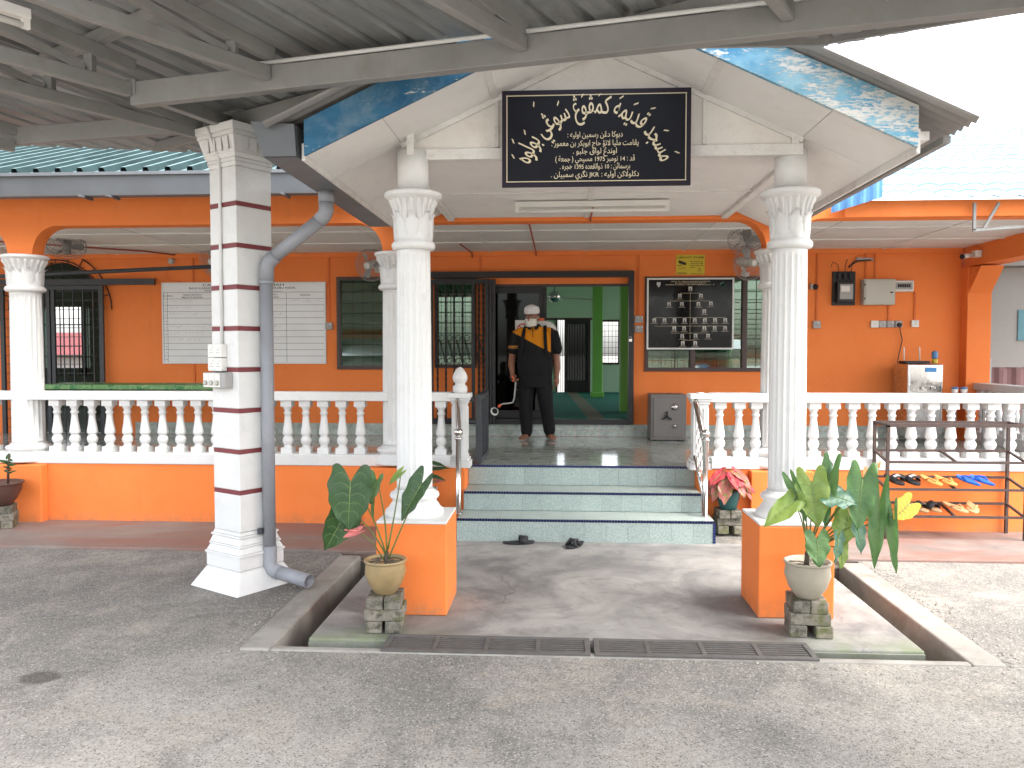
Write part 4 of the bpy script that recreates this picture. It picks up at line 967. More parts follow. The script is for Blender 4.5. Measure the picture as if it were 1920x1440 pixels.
for b in (-9.3, -7.8, -6.3, -4.9, -4.41, -3.55, -2.2, -1.05, .6, 2.2, 3.8):
    se = min(s_end(b)-.03, s_mb(b)-.04 if b > -4.6 else 3.447+(b+4.63)*.405-.04)
    if se < -1: continue
    MB().bar(W(b, S0, 3.085), W(b, se, 3.085), .05, .075).build('bottom_chord', GREYSTEEL, car, bevel=.004)
    sf = se+.03
    MB().bar(W(b, S0, zr(S0)-.107), W(b, sf, zr(sf)-.107), .05, .074).build('top_chord', GREYSTEEL, car, bevel=.004)
    q = se-.22; side = 1
    while q > S0+.2:
        if zr(q)-.145 > 3.13: MB().bar(W(b, q, 3.123), W(b, q, zr(q)-.143), .045, .045, (1, 0, 0)).build('web_post', GREYSTEEL, car)
        qn = q-.75
        if qn > S0 and zr(qn)-.15 > 3.2: MB().bar(W(b, q-.04, 3.125), W(b, qn, zr(qn)-.15), .04, .04).build('web_diagonal', GREYSTEEL, car)
        q = qn
mbA, mbB = Vector((-2.43, 4.495, 3.065)), Vector((6.2, 2.43, 3.065))
MB().bar(mbA, mbB, .07, .13).build('main_beam', GREYSTEEL, car, bevel=.005)
MB().bar((-2.43, 4.45, 3.10), (-2.23, 5.33, 3.14), .06, .085).build('link_beam', GREYSTEEL, car, bevel=.005)
MB().bar((-2.15, 5.36, 3.165), (-9.0, 6.50, 3.165), .07, .12).build('rear_beam', GREYSTEEL, car, bevel=.005)
MB().bar((-2.15, 5.36, 3.165), (-1.0, 4.66, 3.165), .06, .10).build('rear_beam', GREYSTEEL, car, bevel=.005)
B('column_stub', GREYSTEEL, car, (-2.23, -2.13, 5.34, 5.44, 3.101, 3.24))
MB().bar((-.1, 4.185, 3.185), (1.32, 4.10, 3.15), .02, .075).build('eave_flashing', ZINCOLD, car); MB().bar((1.32, 4.10, 3.15), (2.1, 3.73, 3.14), .02, .06).build('eave_flashing', ZINCOLD, car)
d = (mbB-mbA).normalized(); off = Vector((-.02, -.045, .074))
o = MB().tube([mbA+d*.75+off, mbB+off], .011, 8).build('wiring_conduit', CONDUIT); tag(o, 'white conduit running along the top of the main carport beam', 'conduit')
tube_lamp((-2.55, 3.08, 3.075), (-2.33, 3.44, 3.075), 'unlit fluorescent tube lamp under the carport roof at top left')
o = MB().tube([(1.36, 3.30, 3.09), (1.385, 3.55, 3.10), (1.40, 3.72, 3.13)], .009, 8).build('overhead_cable', CONDUIT); tag(o, 'pale twin cable hanging from the carport eave at right', 'cable')
MB().tube([(1.40, 3.30, 3.09), (1.42, 3.55, 3.10), (1.435, 3.70, 3.13)], .009, 8).build('second_strand', CONDUIT, o)
# eave of the right slope: rib bracket and triangular steel bracket by the right beam
br = thing('steel_bracket', 'thin grey triangular steel bracket hanging at the far right eave', 'bracket', (3.7, 7.1, 2.6))
for p, q in (((3.50, 7.05, 2.86), (3.50, 7.05, 2.63)), ((3.49, 7.05, 2.63), (5.3, 7.05, 2.75)), ((3.58, 7.05, 2.645), (3.70, 7.05, 2.86))): MB().bar(p, q, .022, .022).build('strut', GREYSTEEL, br)
# ------------------------------------------------------------------ Jawi name board
GOLD = paint('cream_gold_lettering', (.60, .52, .36), .5, .08, 20, 0, 0)
NAVYB = paint('black_lacquer_board', (.008, .009, .014), .5, .15, 6, .02, .04, 60, spec=.15)
NAVYF = paint('dark_violet_board_rim', (.016, .012, .022), .5, .15, 6, spec=.2)
sg = thing('name_board', 'black name board with gold Jawi writing on the porch gable', 'sign', (.21, 4.85, 2.59))
B('board', NAVYB, sg, (-.325, .745, 4.842, 4.862, 2.615, 3.135))
B('rim', NAVYF, sg, (-.35, .77, 4.838, 4.862, 2.59, 2.615), (-.35, .77, 4.838, 4.862, 3.135, 3.16), (-.35, -.325, 4.838, 4.862, 2.615, 3.135), (.745, .77, 4.838, 4.862, 2.615, 3.135))
B('gold_line', GOLD, sg, (-.325, .745, 4.8395, 4.8425, 2.618, 2.623), (-.325, .745, 4.8395, 4.8425, 3.127, 3.132), (-.323, -.318, 4.8395, 4.8425, 2.623, 3.127), (.738, .743, 4.8395, 4.8425, 2.623, 3.127))
for ws, zb, wd in JAWI:
    items, width = jawi_line(ws); k = wd/width; m = MB(); kz = .058
    for i, (key, x, d) in enumerate(items):
        vs, fs = GLY[key]; kk = kz*(.62 if key[0] == 'l' else .78); y = 4.8405-.0003*(i % 2)
        m.add([(.205+wd/2+(x+v[0])*k, y, zb+v[1]*kk+.006) for v in vs], fs)
        if d:
            vs, fs = GLY[('g', '\uFBB6')]; cx_ = sum(v[0] for v in vs)/len(vs); cz = min(v[1] for v in vs); gm_ = GLY[key][0]; gx = (min(v[0] for v in gm_)+max(v[0] for v in gm_))/2; gz = max(v[1] for v in gm_)
            m.add([(.205+wd/2+(x+gx+(v[0]-cx_))*k, y-.0002, zb+.006+(gz+.10+v[1]-cz)*kk) for v in vs], fs)
    stuff(m.build('lettering', GOLD, sg))
# arched calligraphy line
items, width = jawi_line(JAWI_ARC.split()); RA, CX_, CZ_ = .40, .205, 2.62; span = R(150); k = RA*span/width; kz = .155; m = MB(); rj = random.Random(5)
for i, (key, x, d) in enumerate(items):
    vs, fs = GLY[key]; gm_ = GLY[key][0]; xm = (min(v[0] for v in gm_)+max(v[0] for v in gm_))/2
    th = span/2-(-(x+xm)*k/RA)                      # angle measured clockwise from the top, reading starts at the right
    y = 4.8405-.0003*(i % 2)
    def place(px_, pz_):
        rr = RA+pz_*kz; ux, uz = math.sin(th), math.cos(th); tx, tz = math.cos(th), -math.sin(th)
        return (CX_+ux*rr+tx*px_*k*1.08, y, CZ_+uz*rr+tz*px_*k*1.08)
    m.add([place(v[0]-xm, v[1]) for v in vs], fs)
    if d:
        v3, f3 = GLY[('g', '\uFBB6')]; c3 = sum(v[0] for v in v3)/len(v3); z3 = min(v[1] for v in v3); gz = max(v[1] for v in gm_)
        m.add([place(v[0]-c3, gz+.08+v[1]-z3) for v in v3], f3)
    if i % 2 == 0:                                   # vowel strokes above the letters
        gz = max(max(v[1] for v in gm_)+.12, .62) if not d else 1.1
        m.add([place(-.12, gz), place(.10, gz+.13), place(.10, gz+.20), place(-.12, gz+.07)], [(0, 1, 2, 3)])
stuff(m.build('arched_lettering', GOLD, sg))

# ------------------------------------------------------------------ yellow camera notice
YEL = paint('yellow_sign', (.62, .47, .035), .45, .05, 8, .02, 0); INK = paint('black_print', (.02, .018, .015), .5, .05, 8, 0, 0)
ys = thing('camera_notice', 'small yellow camera warning sign on the wall above the black chart', 'sign', (1.6, 10.03, 2.55)); YY = 10.040
B('plate', YEL, ys, (1.43, 1.78, YY, YY+.009, 2.555, 2.80)); m = MB(); y = YY-.001
lat(m, 'KAMERA AKTIF', 1.445, 2.757, .020, y, 'l', .175); lat(m, '24 JAM', 1.765, 2.755, .026, y, 'r', .125)
for i, s in enumerate(('PERGERAKAN', 'DIAWASI DEMI', 'KESELAMATAN', 'ANDA')): lat(m, s, 1.60, 2.708-.024*i, .015, y, 'l', (.155, .16, .16, .06)[i])
lat(m, 'CCTV', 1.465, 2.622, .020, y, 'l', .08); stuff(m.build('lettering', INK, ys))
m = MB(); m.add([(1.46, y, 2.735), (1.555, y, 2.70), (1.55, y, 2.675), (1.53, y, 2.672), (1.458, y, 2.70)], [(4, 3, 2, 1, 0)]); m.add([(1.495, y, 2.685), (1.50, y, 2.68), (1.49, y, 2.662), (1.44, y, 2.662), (1.44, y, 2.67), (1.485, y, 2.67)], [(0, 5, 4, 3, 2, 1)]); m.build('camera_symbol', INK, ys)
m = MB()
for r0, r1, cz in ((.020, .016, 2.603), (.009, .005, 2.63)):
    n = 20; m.add([(1.715+r*math.cos(2*math.pi*i/n), y, cz+r*math.sin(2*math.pi*i/n)) for r in (r0, r1) for i in range(n)], [(i, (i+1) % n, n+(i+1) % n, n+i) for i in range(n)])
m.build('round_emblem', INK, ys)
B('small_print', INK, ys, (1.445, 1.56, y, y+.0005, 2.578, 2.582), (1.445, 1.56, y, y+.0005, 2.566, 2.570), (1.61, 1.755, y, y+.0005, 2.566, 2.570))

# ------------------------------------------------------------------ black organisation chart
GLOSSB = paint('black_acrylic', (.006, .006, .007), .08, .1, 6, 0, 0, spec=.22); PHOTO = paint('pale_portrait_paper', (.55, .55, .53), .4, .12, 20, 0, 0, rnd=.15); FACE = paint('dark_portrait_print', (.10, .075, .07), .5, .2, 30, 0, 0)
oc = thing('organisation_chart', 'large black chart of small portraits in a white frame on the window', 'chart', (1.6, 9.99, 1.63)); y0 = 9.995
B('panel', GLOSSB, oc, (1.09, 2.11, y0, y0+.012, 1.65, 2.49)); B('frame', WHITE, oc, (1.07, 2.13, y0-.006, y0+.014, 1.632, 1.652), (1.07, 2.13, y0-.006, y0+.014, 2.49, 2.51), (1.07, 1.09, y0-.006, y0+.014, 1.652, 2.49), (2.11, 2.13, y0-.006, y0+.014, 1.652, 2.49))
def U(px): return 1.07+(px-190)/975*1.06
def V(py): return 2.51-(py-365)/800*.878
m = MB(); lat(m, 'CARTA ORGANISASI AHLI JAWATAN KUASA', 1.60, V(410), .014, y0-.001, 'c', .48); lat(m, 'MASJID KARIAH SUNGAI BULOH', 1.60, V(427), .013, y0-.001, 'c', .37); lat(m, 'DURIAN JELEBU, NEGERI SEMBILAN D. K.', 1.60, V(445), .013, y0-.001, 'c', .60); m.build('title_lettering', GOLD, oc)
ports = [(677,487),(560,567),(795,567),(440,660),(583,660),(768,660),(908,655),(835,742)]+[(275+113.5*i, 841) for i in range(8)]+[(500,930),(610,930),(838,930),(953,930),(1068,930),(590,1020),(740,1015),(880,1015),(597,1098),(737,1098)]
pm_ = MB().box(-.021, .021, -.002, 0, -.027, .027).mesh('portrait', PHOTO); fc = MB().ell((0, -.003, .004), .009, .002, .012, 10, 6).box(-.015, .015, -.0035, -.002, -.026, -.010).mesh('face', FACE)
for px, py in ports:
    o = inst('portrait', pm_, oc, (U(px), y0-.0005, V(py))); inst('face', fc, o, (U(px), y0-.0005, V(py)))
m = MB(); y = y0-.0012
def hl(xa, xb, yy): m.box(U(xa), U(xb), y, y+.001, V(yy)-.0015, V(yy)+.0015)
def vl(x, ya, yb): m.box(U(x)-.0015, U(x)+.0015, y-.0003, y+.0008, V(yb), V(ya))
hl(560, 795, 535); vl(677, 520, 1060); hl(440, 908, 622); hl(275, 1072, 808); hl(275, 1072, 903); hl(460, 880, 982); hl(597, 737, 1062)
for px, py in ports:
    if py > 500: hl(px-38, px+38, py+34)
m.build('gold_rules', GOLD, oc)
m = MB(); m.add([(U(300), y, V(412)), (U(343), y, V(412)), (U(343), y, V(440)), (U(322), y, V(470)), (U(300), y, V(440))], [(4, 3, 2, 1, 0)]); m.build('shield_emblem', PHOTO, oc)
EMG = paint('green_emblem', (.10, .26, .20), .4, .1, 9); m = MB(); m.add([(U(1037+28*math.cos(a)), y, V(452-38*math.sin(a))) for a in [math.pi*k/12 for k in range(13)]]+[(U(1005), y, V(462)), (U(1070), y, V(462))], [tuple(range(12, -1, -1))+(13, 14)][::-1]); m.build('dome_emblem', EMG, oc)

# ------------------------------------------------------------------ white activity board
BOARDW = paint('glossy_white_board', (.74, .74, .74), .16, .05, 3, .01, 0, spec=.5)
nb = thing('notice_board', 'white activity table board on the wall behind the striped column', 'notice board', (-4.04, 10.03, 1.45)); Y0 = 10.028
B('panel', BOARDW, nb, (-5.09, -2.99, Y0, Y0+.02, 1.47, 2.47)); B('frame', WHITE, nb, (-5.11, -2.97, Y0-.006, Y0+.02, 1.45, 1.47), (-5.11, -2.97, Y0-.006, Y0+.02, 2.47, 2.49), (-5.11, -5.09, Y0-.006, Y0+.02, 1.47, 2.47), (-2.99, -2.97, Y0-.006, Y0+.02, 1.47, 2.47))
def U2(px): return -5.11+(px-85)/1725*2.14
def V2(py): return 2.49-(py-105)/870*1.04
m = MB(); y = Y0-.001
lat(m, 'CATATAN AKTIVITI KARIAH', U2(948), V2(146), .030, y, 'c', U2(1375)-U2(520)); lat(m, 'BAGI KARIAH MASJID SUNGAI BULOH, DURIAN JELEBU NSDK.', U2(942), V2(176), .024, y, 'c', U2(1505)-U2(380)); lat(m, 'TAHUN', U2(535), V2(203), .022, y, 'l', .13)
lat(m, 'BIL', U2(108), V2(255), .018, y, 'l', .03); lat(m, 'MASA', U2(148), V2(255), .018, y, 'l', .07); lat(m, 'TARIKH AKTIVITI /', U2(410), V2(246), .020, y, 'c', U2(515)-U2(305)); lat(m, 'MAJLIS DI ADAKAN', U2(410), V2(272), .020, y, 'c', U2(520)-U2(300)); lat(m, 'TARIKH AKTIVITI /', U2(1210), V2(246), .020, y, 'c', U2(515)-U2(305)); lat(m, 'MAJLIS DI ADAKAN', U2(1210), V2(272), .020, y, 'c', U2(520)-U2(300)); lat(m, 'CATATAN', U2(1595), V2(252), .022, y, 'c', U2(1645)-U2(1545))
for k in range(10): lat(m, str(k+1), U2(128), V2(325+68*k), .020, y, 'c')
stuff(m.build('lettering', INK, nb))
RULE = paint('grey_table_rule', (.10, .10, .10), .5, .05, 8, 0, 0); m = MB()
for k in range(12): m.box(U2(103), U2(1795), y, y+.0008, V2(212+68*k)-.0022, V2(212+68*k)+.0022)
for x in (103, 145, 700, 1060, 1400, 1795): m.box(U2(x)-.0022, U2(x)+.0022, y-.0004, y+.0006, V2(960), V2(212))
m.box(U2(660), U2(1350), y, y+.0008, V2(203)-.002, V2(203)+.002); m.build('table_rules', RULE, nb)
PEN = paint('faded_pen_ink', (.34, .34, .36), .6, .05, 8, 0, 0); m = MB(); rw = random.Random(11)
for row, xs in ((0, ((160, 240), (290, 400), (1270, 1360), (1425, 1780))), (1, ((160, 270), (330, 400), (1290, 1360))), (2, ((160, 290), (330, 460), (1265, 1350))), (4, ((160, 300), (340, 540), (1268, 1340))), (5, ((160, 280), (330, 520))), (6, ((160, 310), (345, 500), (1262, 1315)))):
    for xa, xb in xs:
        px = xa
        while px < xb:
            q = rw.uniform(9, 16); zc = 318+68*row-rw.uniform(6, 20)
            m.add([(U2(px), y, V2(zc)), (U2(px+3), y, V2(zc)), (U2(px+q*.8), y, V2(zc+rw.uniform(-14, 14))), (U2(px+q*.8-3), y, V2(zc+rw.uniform(-14, 14)))], [(0, 1, 2, 3)]); px += q
m.build('handwriting', PEN, nb)

# ------------------------------------------------------------------ folding gate, door leaf
gt = thing('sliding_gate', 'black iron sliding gate with scroll bars folded back beside the doorway', 'gate', (-1.27, 9.96, .70))
def ring(m, cx, cz, r, w=.005, y=9.955):
    m.tube([(cx+r*math.cos(2*math.pi*i/18), y, cz+r*math.sin(2*math.pi*i/18)) for i in range(19)], w, 5, cap=False)
B('top_rail', DARKIRON, gt, (-1.62, -.88, 9.93, 9.98, 2.445, 2.505)); B('bottom_rail', DARKIRON, gt, (-1.62, -.88, 9.93, 9.98, .71, .77))
B('stile', DARKIRON, gt, (-1.62, -1.585, 9.93, 9.98, .77, 2.445)); B('stile', DARKIRON, gt, (-1.10, -1.06, 9.925, 9.975, .77, 2.445))
for x0, x1 in ((-.93, -.885), (-.875, -.845), (-.84, -.80)): B('folded_stile', DARKIRON, gt, (x0, x1, 9.91, 9.985, .71, 2.50), bevel=.003)
def twisted(x, y, z0, z1, r=.011):
    n = 60; m = MB(); rr = []
    for i in range(n+1):
        a = i*.55; z = z0+(z1-z0)*i/n; rr.append([(x+r*1.3*math.cos(a+q*math.pi/2), y+r*1.3*math.sin(a+q*math.pi/2), z) for q in range(4)])
    return m.rings(rr, False)
tw = twisted(0, 0, .77, 2.445).mesh('twisted_bar', DARKIRON)
for x in (-1.53, -1.425, -1.32, -1.215, -1.01, -.955): inst('twisted_bar', tw, gt, (x, 9.955, 0))
for i, x in enumerate((-1.478, -1.373, -1.268, -1.163, -1.06, -.985)):
    m = MB(); ring(m, x, 1.775, .034); ring(m, x, 1.49, .034); m.tube([(x-.034, 9.955, 1.77), (x+.034, 9.955, 1.50)], .0045, 5); m.tube([(x-.02, 9.955, 1.75), (x+.046, 9.955, 1.50)], .0045, 5); m.build('scroll', DARKIRON, gt)
df = thing('door_frame', 'dark iron frame and track round the main doorway', 'door frame', (-.3, 10, .7))
B('top_track', DARKIRON, df, (-1.72, .91, 9.95, 10.03, 2.525, 2.60)); B('jamb', DARKIRON, df, (.845, .91, 9.95, 10.045, .70, 2.525), bevel=.004); B('sill', DARKIRON, df, (-1.64, .845, 9.985, 10.06, .694, .762)); B('head', FRAMEBROWN, df, (-.93, .845, 10.06, 10.12, 2.42, 2.45))
pk = thing('padlock', 'small silver padlock on the right door jamb', 'padlock', (.86, 9.93, 1.73)); B('body', CHROME, pk, (.845, .885, 9.925, 9.945, 1.725, 1.765), bevel=.004); MB().tube([(.853, 9.935, 1.765), (.853, 9.935, 1.785), (.865, 9.935, 1.797), (.877, 9.935, 1.785), (.877, 9.935, 1.765)], .003, 6).build('shackle', CHROME, pk)
dl = thing('glass_door', 'dark tinted glass sliding door leaf behind the man', 'door', (-.55, 10.13, .76))
for x0, yy in ((-.93, 10.10), (-.88, 10.16)):
    B('leaf_frame', DARKIRON, dl, (x0, x0+.05, yy, yy+.035, .765, 2.42), (x0+.66, x0+.71, yy, yy+.035, .765, 2.42), (x0+.05, x0+.66, yy, yy+.035, .765, .86), (x0+.05, x0+.66, yy, yy+.035, 2.34, 2.42)); B('pane', GLASSDARK, dl, (x0+.05, x0+.66, yy+.014, yy+.02, .86, 2.34))
ns = thing('shoe_ban_sign', 'white paper with a red prohibition ring on the dark glass door', 'sign', (-.47, 10.09, 1.75)); REDP = paint('red_print', (.55, .03, .04), .5, .05, 9, 0, 0)
B('paper', PLASTICW, ns, (-.565, -.375, 10.092, 10.096, 1.73, 2.0)); m = MB(); n = 28; m.add([(-.47+r*math.cos(2*math.pi*i/n), 10.0905, 1.885+r*math.sin(2*math.pi*i/n)) for r in (.075, .060) for i in range(n)], [(i, (i+1) % n, n+(i+1) % n, n+i) for i in range(n)]); m.add([(-.525, 10.090, 1.93), (-.515, 10.090, 1.94), (-.415, 10.090, 1.84), (-.425, 10.090, 1.83)], [(0, 1, 2, 3)]); m.build('red_ring', REDP, ns)
m = MB(); m.add([(-.49, 10.0903, 1.85), (-.45, 10.0903, 1.85), (-.455, 10.0903, 1.885), (-.445, 10.0903, 1.92), (-.46, 10.0903, 1.89), (-.47, 10.0903, 1.925), (-.48, 10.0903, 1.89), (-.497, 10.0903, 1.915), (-.487, 10.0903, 1.88)], [tuple(range(9))]); m.build('black_symbol', INK, ns)
B('print_line', INK, ns, (-.54, -.40, 10.0905, 10.092, 1.775, 1.782), (-.52, -.42, 10.0905, 10.092, 1.755, 1.762))
# low iron gate folded inward at the head of the steps
lg = thing('low_gate', 'low dark iron gate folded inward beside the bud topped newel', 'gate', (-.77, 7.8, FZ))
B('frame', GREYIRON, lg, (-.79, -.735, 7.46, 7.50, .555, 1.20), (-.79, -.735, 8.20, 8.24, .555, 1.20), (-.79, -.735, 7.50, 8.20, 1.15, 1.20), (-.79, -.735, 7.50, 8.20, .555, .60)); B('hinge_arm', GREYIRON, lg, (-.85, -.79, 7.40, 7.43, 1.14, 1.17), (-.85, -.79, 7.40, 7.43, .94, .96))
for k in range(5): B('bar', GREYIRON, lg, (-.77, -.755, 7.60+.12*k, 7.615+.12*k, .60, 1.15))
# arched grille gate at the far left
ag = thing('grille_gate', 'grey grid grille gate across the arched opening at far left', 'gate', (-6.5, 9.97, FZ))
B('track', GREYIRON, ag, (-8.2, -5.17, 9.95, 9.99, 2.46, 2.535)); B('stile', GREYIRON, ag, (-7.22, -7.17, 9.94, 9.975, FZ, 2.45), (-5.90, -5.845, 9.94, 9.975, FZ, 2.45), (-6.60, -6.555, 9.94, 9.975, FZ, 2.45), (-6.535, -6.49, 9.94, 9.975, FZ, 2.45), (-7.17, -5.90, 9.941, 9.974, 2.40, 2.449))
for k in range(1, 10):
    x = -7.17+.132*k; B('upright_bar', GREYIRON, ag, (x-.006, x+.006, 9.951, 9.963, FZ, 2.40))
for k in range(16): B('cross_bar', GREYIRON, ag, (-7.17, -5.90, 9.9632, 9.971, .62+.117*k, .628+.117*k))
af = thing('arch_grille', 'black iron arch grille above the far left gate', 'grille', (-6.52, 10.03, 2.15))
for rr in (.64, .74): MB().tube([(-6.52+rr*math.cos(math.pi*i/24), 10.03, 2.15+rr*math.sin(math.pi*i/24)) for i in range(25)], .008, 6).build('arch_bar', DARKIRON, af)
for i in range(1, 12):
    a = math.pi*i/12; MB().tube([(-6.52+.05*math.cos(a)/.1*(1.0), 10.03, 2.15) if False else (-6.52+.60*math.cos(a), 10.03, 2.15+.60*math.sin(a)), (-6.52+.74*math.cos(a), 10.03, 2.15+.74*math.sin(a))], .006, 5).build('spoke', DARKIRON, af)
for k in range(1, 9): 
    x = -7.14+.138*k; h = math.sqrt(max(0, .62**2-(x+6.52)**2)); B('upright', DARKIRON, af, (x-.006, x+.006, 10.06, 10.072, 2.15, 2.15+h))
for z in (2.3, 2.42, 2.54, 2.66):
    h = math.sqrt(max(0, .62**2-(z-2.15)**2)); B('cross', DARKIRON, af, (-6.52-h, -6.52+h, 10.073, 10.082, z-.005, z+.005))
o = MB().tube([(-8.6, 8.6, 2.40), (-6.23, 8.6, 2.443), (-3.7, 8.6, 2.54)], .022, 10).build('hanging_rail', GREYIRON); tag(o, 'dark slanting pipe rail hung across the left veranda', 'rail')
for x, z in ((-6.9, 2.43), (-3.75, 2.538)): MB().tube([(x, 8.6, z), (x, 8.6, 2.85)], .005, 6).build('hanger', GREYIRON, o)
# ------------------------------------------------------------------ wall fans
FANDARK = paint('dusty_dark_fan', (.24, .225, .215), .5, .1, 9)
def fan(x, y, z, tilt, rz, r, label, mount, fm=None):
    fm = fm or PLASTICG
    t = thing('wall_fan', label, 'fan', (x, y, z), 0, 'veranda fans')
    M = Matrix.Translation((x, y, z)) @ Matrix.Rotation(rz, 4, 'Z') @ Matrix.Rotation(tilt, 4, 'X')    # local -Y is the blowing side
    m = MB()
    for rr, yy in ((r, 0), (r*.97, -.045), (r*.97, .045), (r*.7, -.075), (r*.4, -.085), (r*.7, .07), (r*.22, -.088)):
        m.tube([(rr*math.cos(2*math.pi*i/40), yy, rr*math.sin(2*math.pi*i/40)) for i in range(41)], .0035 if yy == 0 else .002, 5, cap=False)
    for k in range(36):
        a = 2*math.pi*k/36; c, s = math.cos(a), math.sin(a)
        for sg_ in (-1, 1): m.tube([(r*q*c, sg_*yy, r*q*s) for q, yy in ((.2, .088), (.5, .083), (.8, .068), (.97, .045), (1, 0))], .0013, 4, cap=False)
    m.xform(M).build('cage', fm, t)
    for k in range(3):
        b_ = MB(); n = 8; pts = []
        for i in range(n+1):
            q = .15+.72*i/n; wd = .34*math.sin(math.pi*min(1, .25+.6*i/n))
            for s in (-1, 1): a = 2*math.pi*k/3+s*wd; pts.append((r*q*math.cos(a), s*.018, r*q*math.sin(a)))
        b_.add(pts, [(2*i, 2*i+1, 2*i+3, 2*i+2) for i in range(n)], True); b_.xform(M).build('blade', fm, t)
    MB().lathe([(.02, -.10), (.042, -.09), (.045, -.02), (.05, .07), (.06, .10), (.055, .19), (.03, .21)], 18).xform(M @ Matrix.Rotation(R(-90), 4, 'X')).build('motor', PLASTICW if fm is PLASTICG else fm, t)
    e = M @ Vector((0, .18, -.02)); MB().tube([e, mount], .016, 8).build('arm', PLASTICW, t)
    B('wall_plate', PLASTICW, t, (mount[0]-.04, mount[0]+.04, mount[1]-.012, mount[1]+.012, mount[2]-.06, mount[2]+.06), bevel=.004)
fan(-4.30, 9.80, 2.74, R(14), R(-12), .20, 'grey wall fan half hidden behind the striped column', (-4.30, 10.035, 2.62))
fan(-2.33, 9.78, 2.67, R(12), R(-20), .20, 'grey wall fan half hidden behind the left porch columns', (-2.30, 10.035, 2.66))
fan(2.26, 9.76, 2.67, R(10), R(25), .215, 'white wall fan above the black chart', (2.28, 10.035, 2.52))
fan(-5.55, 8.75, 2.79, R(62), R(30), .20, 'dark orbit fan under the ceiling beside the far left column', (-5.55, 8.95, 2.846), FANDARK)
fan(1.96, 8.55, 2.79, R(60), R(15), .21, 'dark orbit fan under the ceiling behind the right porch column', (1.96, 8.75, 2.846), FANDARK)

# ------------------------------------------------------------------ things on and along the back wall
MW = Matrix.Translation((0, 10.05, 0))
def wsock(x, z, label, w=.09, h=.09, pins=1, mat=PLASTICG, dep=.035): socket('wall_socket', label, x-w/2, x+w/2, z-h/2, z+h/2, MW, mat, pins, -.0, dep)
wsock(-2.93, 1.93, 'grey wall socket right of the white notice board')
wsock(.975, 2.005, 'upper grey double socket beside the right door jamb', .10, .085, 2); wsock(.975, 1.885, 'lower grey double socket beside the right door jamb', .10, .085, 2)
wsock(3.14, 1.935, 'grey wall socket just right of the right porch column'); wsock(3.83, 1.94, 'white socket, leftmost in the row of four', .09, .085, 1, PLASTICW); wsock(3.925, 1.94, 'grey socket, second from left in the row of four', .085, .08); wsock(4.02, 1.94, 'grey socket, third from left in the row of four', .085, .08); wsock(4.115, 1.94, 'grey socket with a black plug at the right end of the row', .085, .08); wsock(4.31, 1.945, 'lone white socket right of the row of four', .085, .085, 1, PLASTICW)
pg = tag(MB().lathe([(.026, 0), (.024, .03), (.012, .04)], 16, (0, 0, 0)).xform(Matrix.Translation((4.115, 10.012, 1.93)) @ Matrix.Rotation(R(90), 4, 'X')).build('power_plug', BLACKP), 'round black plug with cable in the right wall socket', 'plug')
MB().tube([(4.115, 9.985, 1.925), (4.12, 9.99, 1.86), (4.16, 10.02, 1.75), (4.11, 10.02, 1.5), (4.10, 10.02, 1.2), (4.12, 10.0, .9)], .006, 6).build('cable', BLACKP, pg)
for i, (x, z0, z1) in enumerate(((-4.70, .70, 1.45), (-4.70, 2.49, 2.80), (-2.93, 1.975, 2.80), (-1.00, 2.60, 2.80), (.975, 2.05, 2.80), (3.14, 1.98, 2.80), (3.72, 2.49, 2.80), (3.83, 2.49, 2.80), (4.00, 1.985, 2.165), (4.31, 1.99, 2.33))):
    o = MB().box(x-.010, x+.010, 10.034, 10.049, z0, z1).build('wall_conduit', ORANGECOND)
    tag(o, ('orange wall conduit below the notice board', 'orange wall conduit above the notice board', 'orange wall conduit above the socket left of the louvre window', 'orange wall conduit above the folded gate', 'orange wall conduit above the sockets beside the door jamb', 'orange wall conduit beside the right porch column', 'left orange wall conduit above the cream switch box', 'right orange wall conduit above the cream switch box', 'orange wall conduit below the cream switch box', 'orange wall conduit below the small breaker box')[i], 'conduit')
mt = thing('electric_meter', 'black electricity meter board with glass face on the right wall', 'meter', (3.455, 10.03, 2.17))
B('back_board', BLACKP, mt, (3.32, 3.59, 10.02, 10.049, 2.17, 2.58)); B('housing', BLACKP, mt, (3.355, 3.565, 9.96, 10.02, 2.20, 2.46), bevel=.01); B('glass_face', PLASTICG, mt, (3.385, 3.54, 9.953, 9.96, 2.24, 2.42)); B('dial_plate', PLASTICW, mt, (3.40, 3.50, 9.950, 9.953, 2.33, 2.40)); B('fuse', BLACKP, mt, (3.37, 3.40, 9.99, 10.02, 2.49, 2.56)); B('fuse', BLACKP, mt, (3.44, 3.47, 9.99, 10.02, 2.49, 2.56)); B('fuse', BLACKP, mt, (3.51, 3.54, 9.99, 10.02, 2.49, 2.56))
for x, dx in ((3.385, -.06), (3.455, .03), (3.525, .09)): MB().tube([(x, 10.0, 2.56), (x+dx*.2, 10.0, 2.66), (x+dx, 10.03, 2.70), (x+dx*1.4, 10.035, 2.64 if dx < 0 else 2.73)], .004, 5).build('wire', BLACKP, mt)
MB().tube([(3.36, 9.99, 2.22), (3.325, 9.97, 2.28), (3.33, 9.98, 2.42)], .006, 6).build('seal_wire', BLACKP, mt)
o = tag(MB().bar((3.60, 10.03, 2.735), (3.80, 10.03, 2.725), .022, .03).build('cable_trunk', PLASTICG), 'short grey cable trunk above the electricity meter', 'trunking')
MB().tube([(3.51, 10.03, 2.63), (3.58, 10.025, 2.70), (3.70, 10.02, 2.715), (3.80, 10.03, 2.72)], .010, 6).build('cable', BLACKP, o)
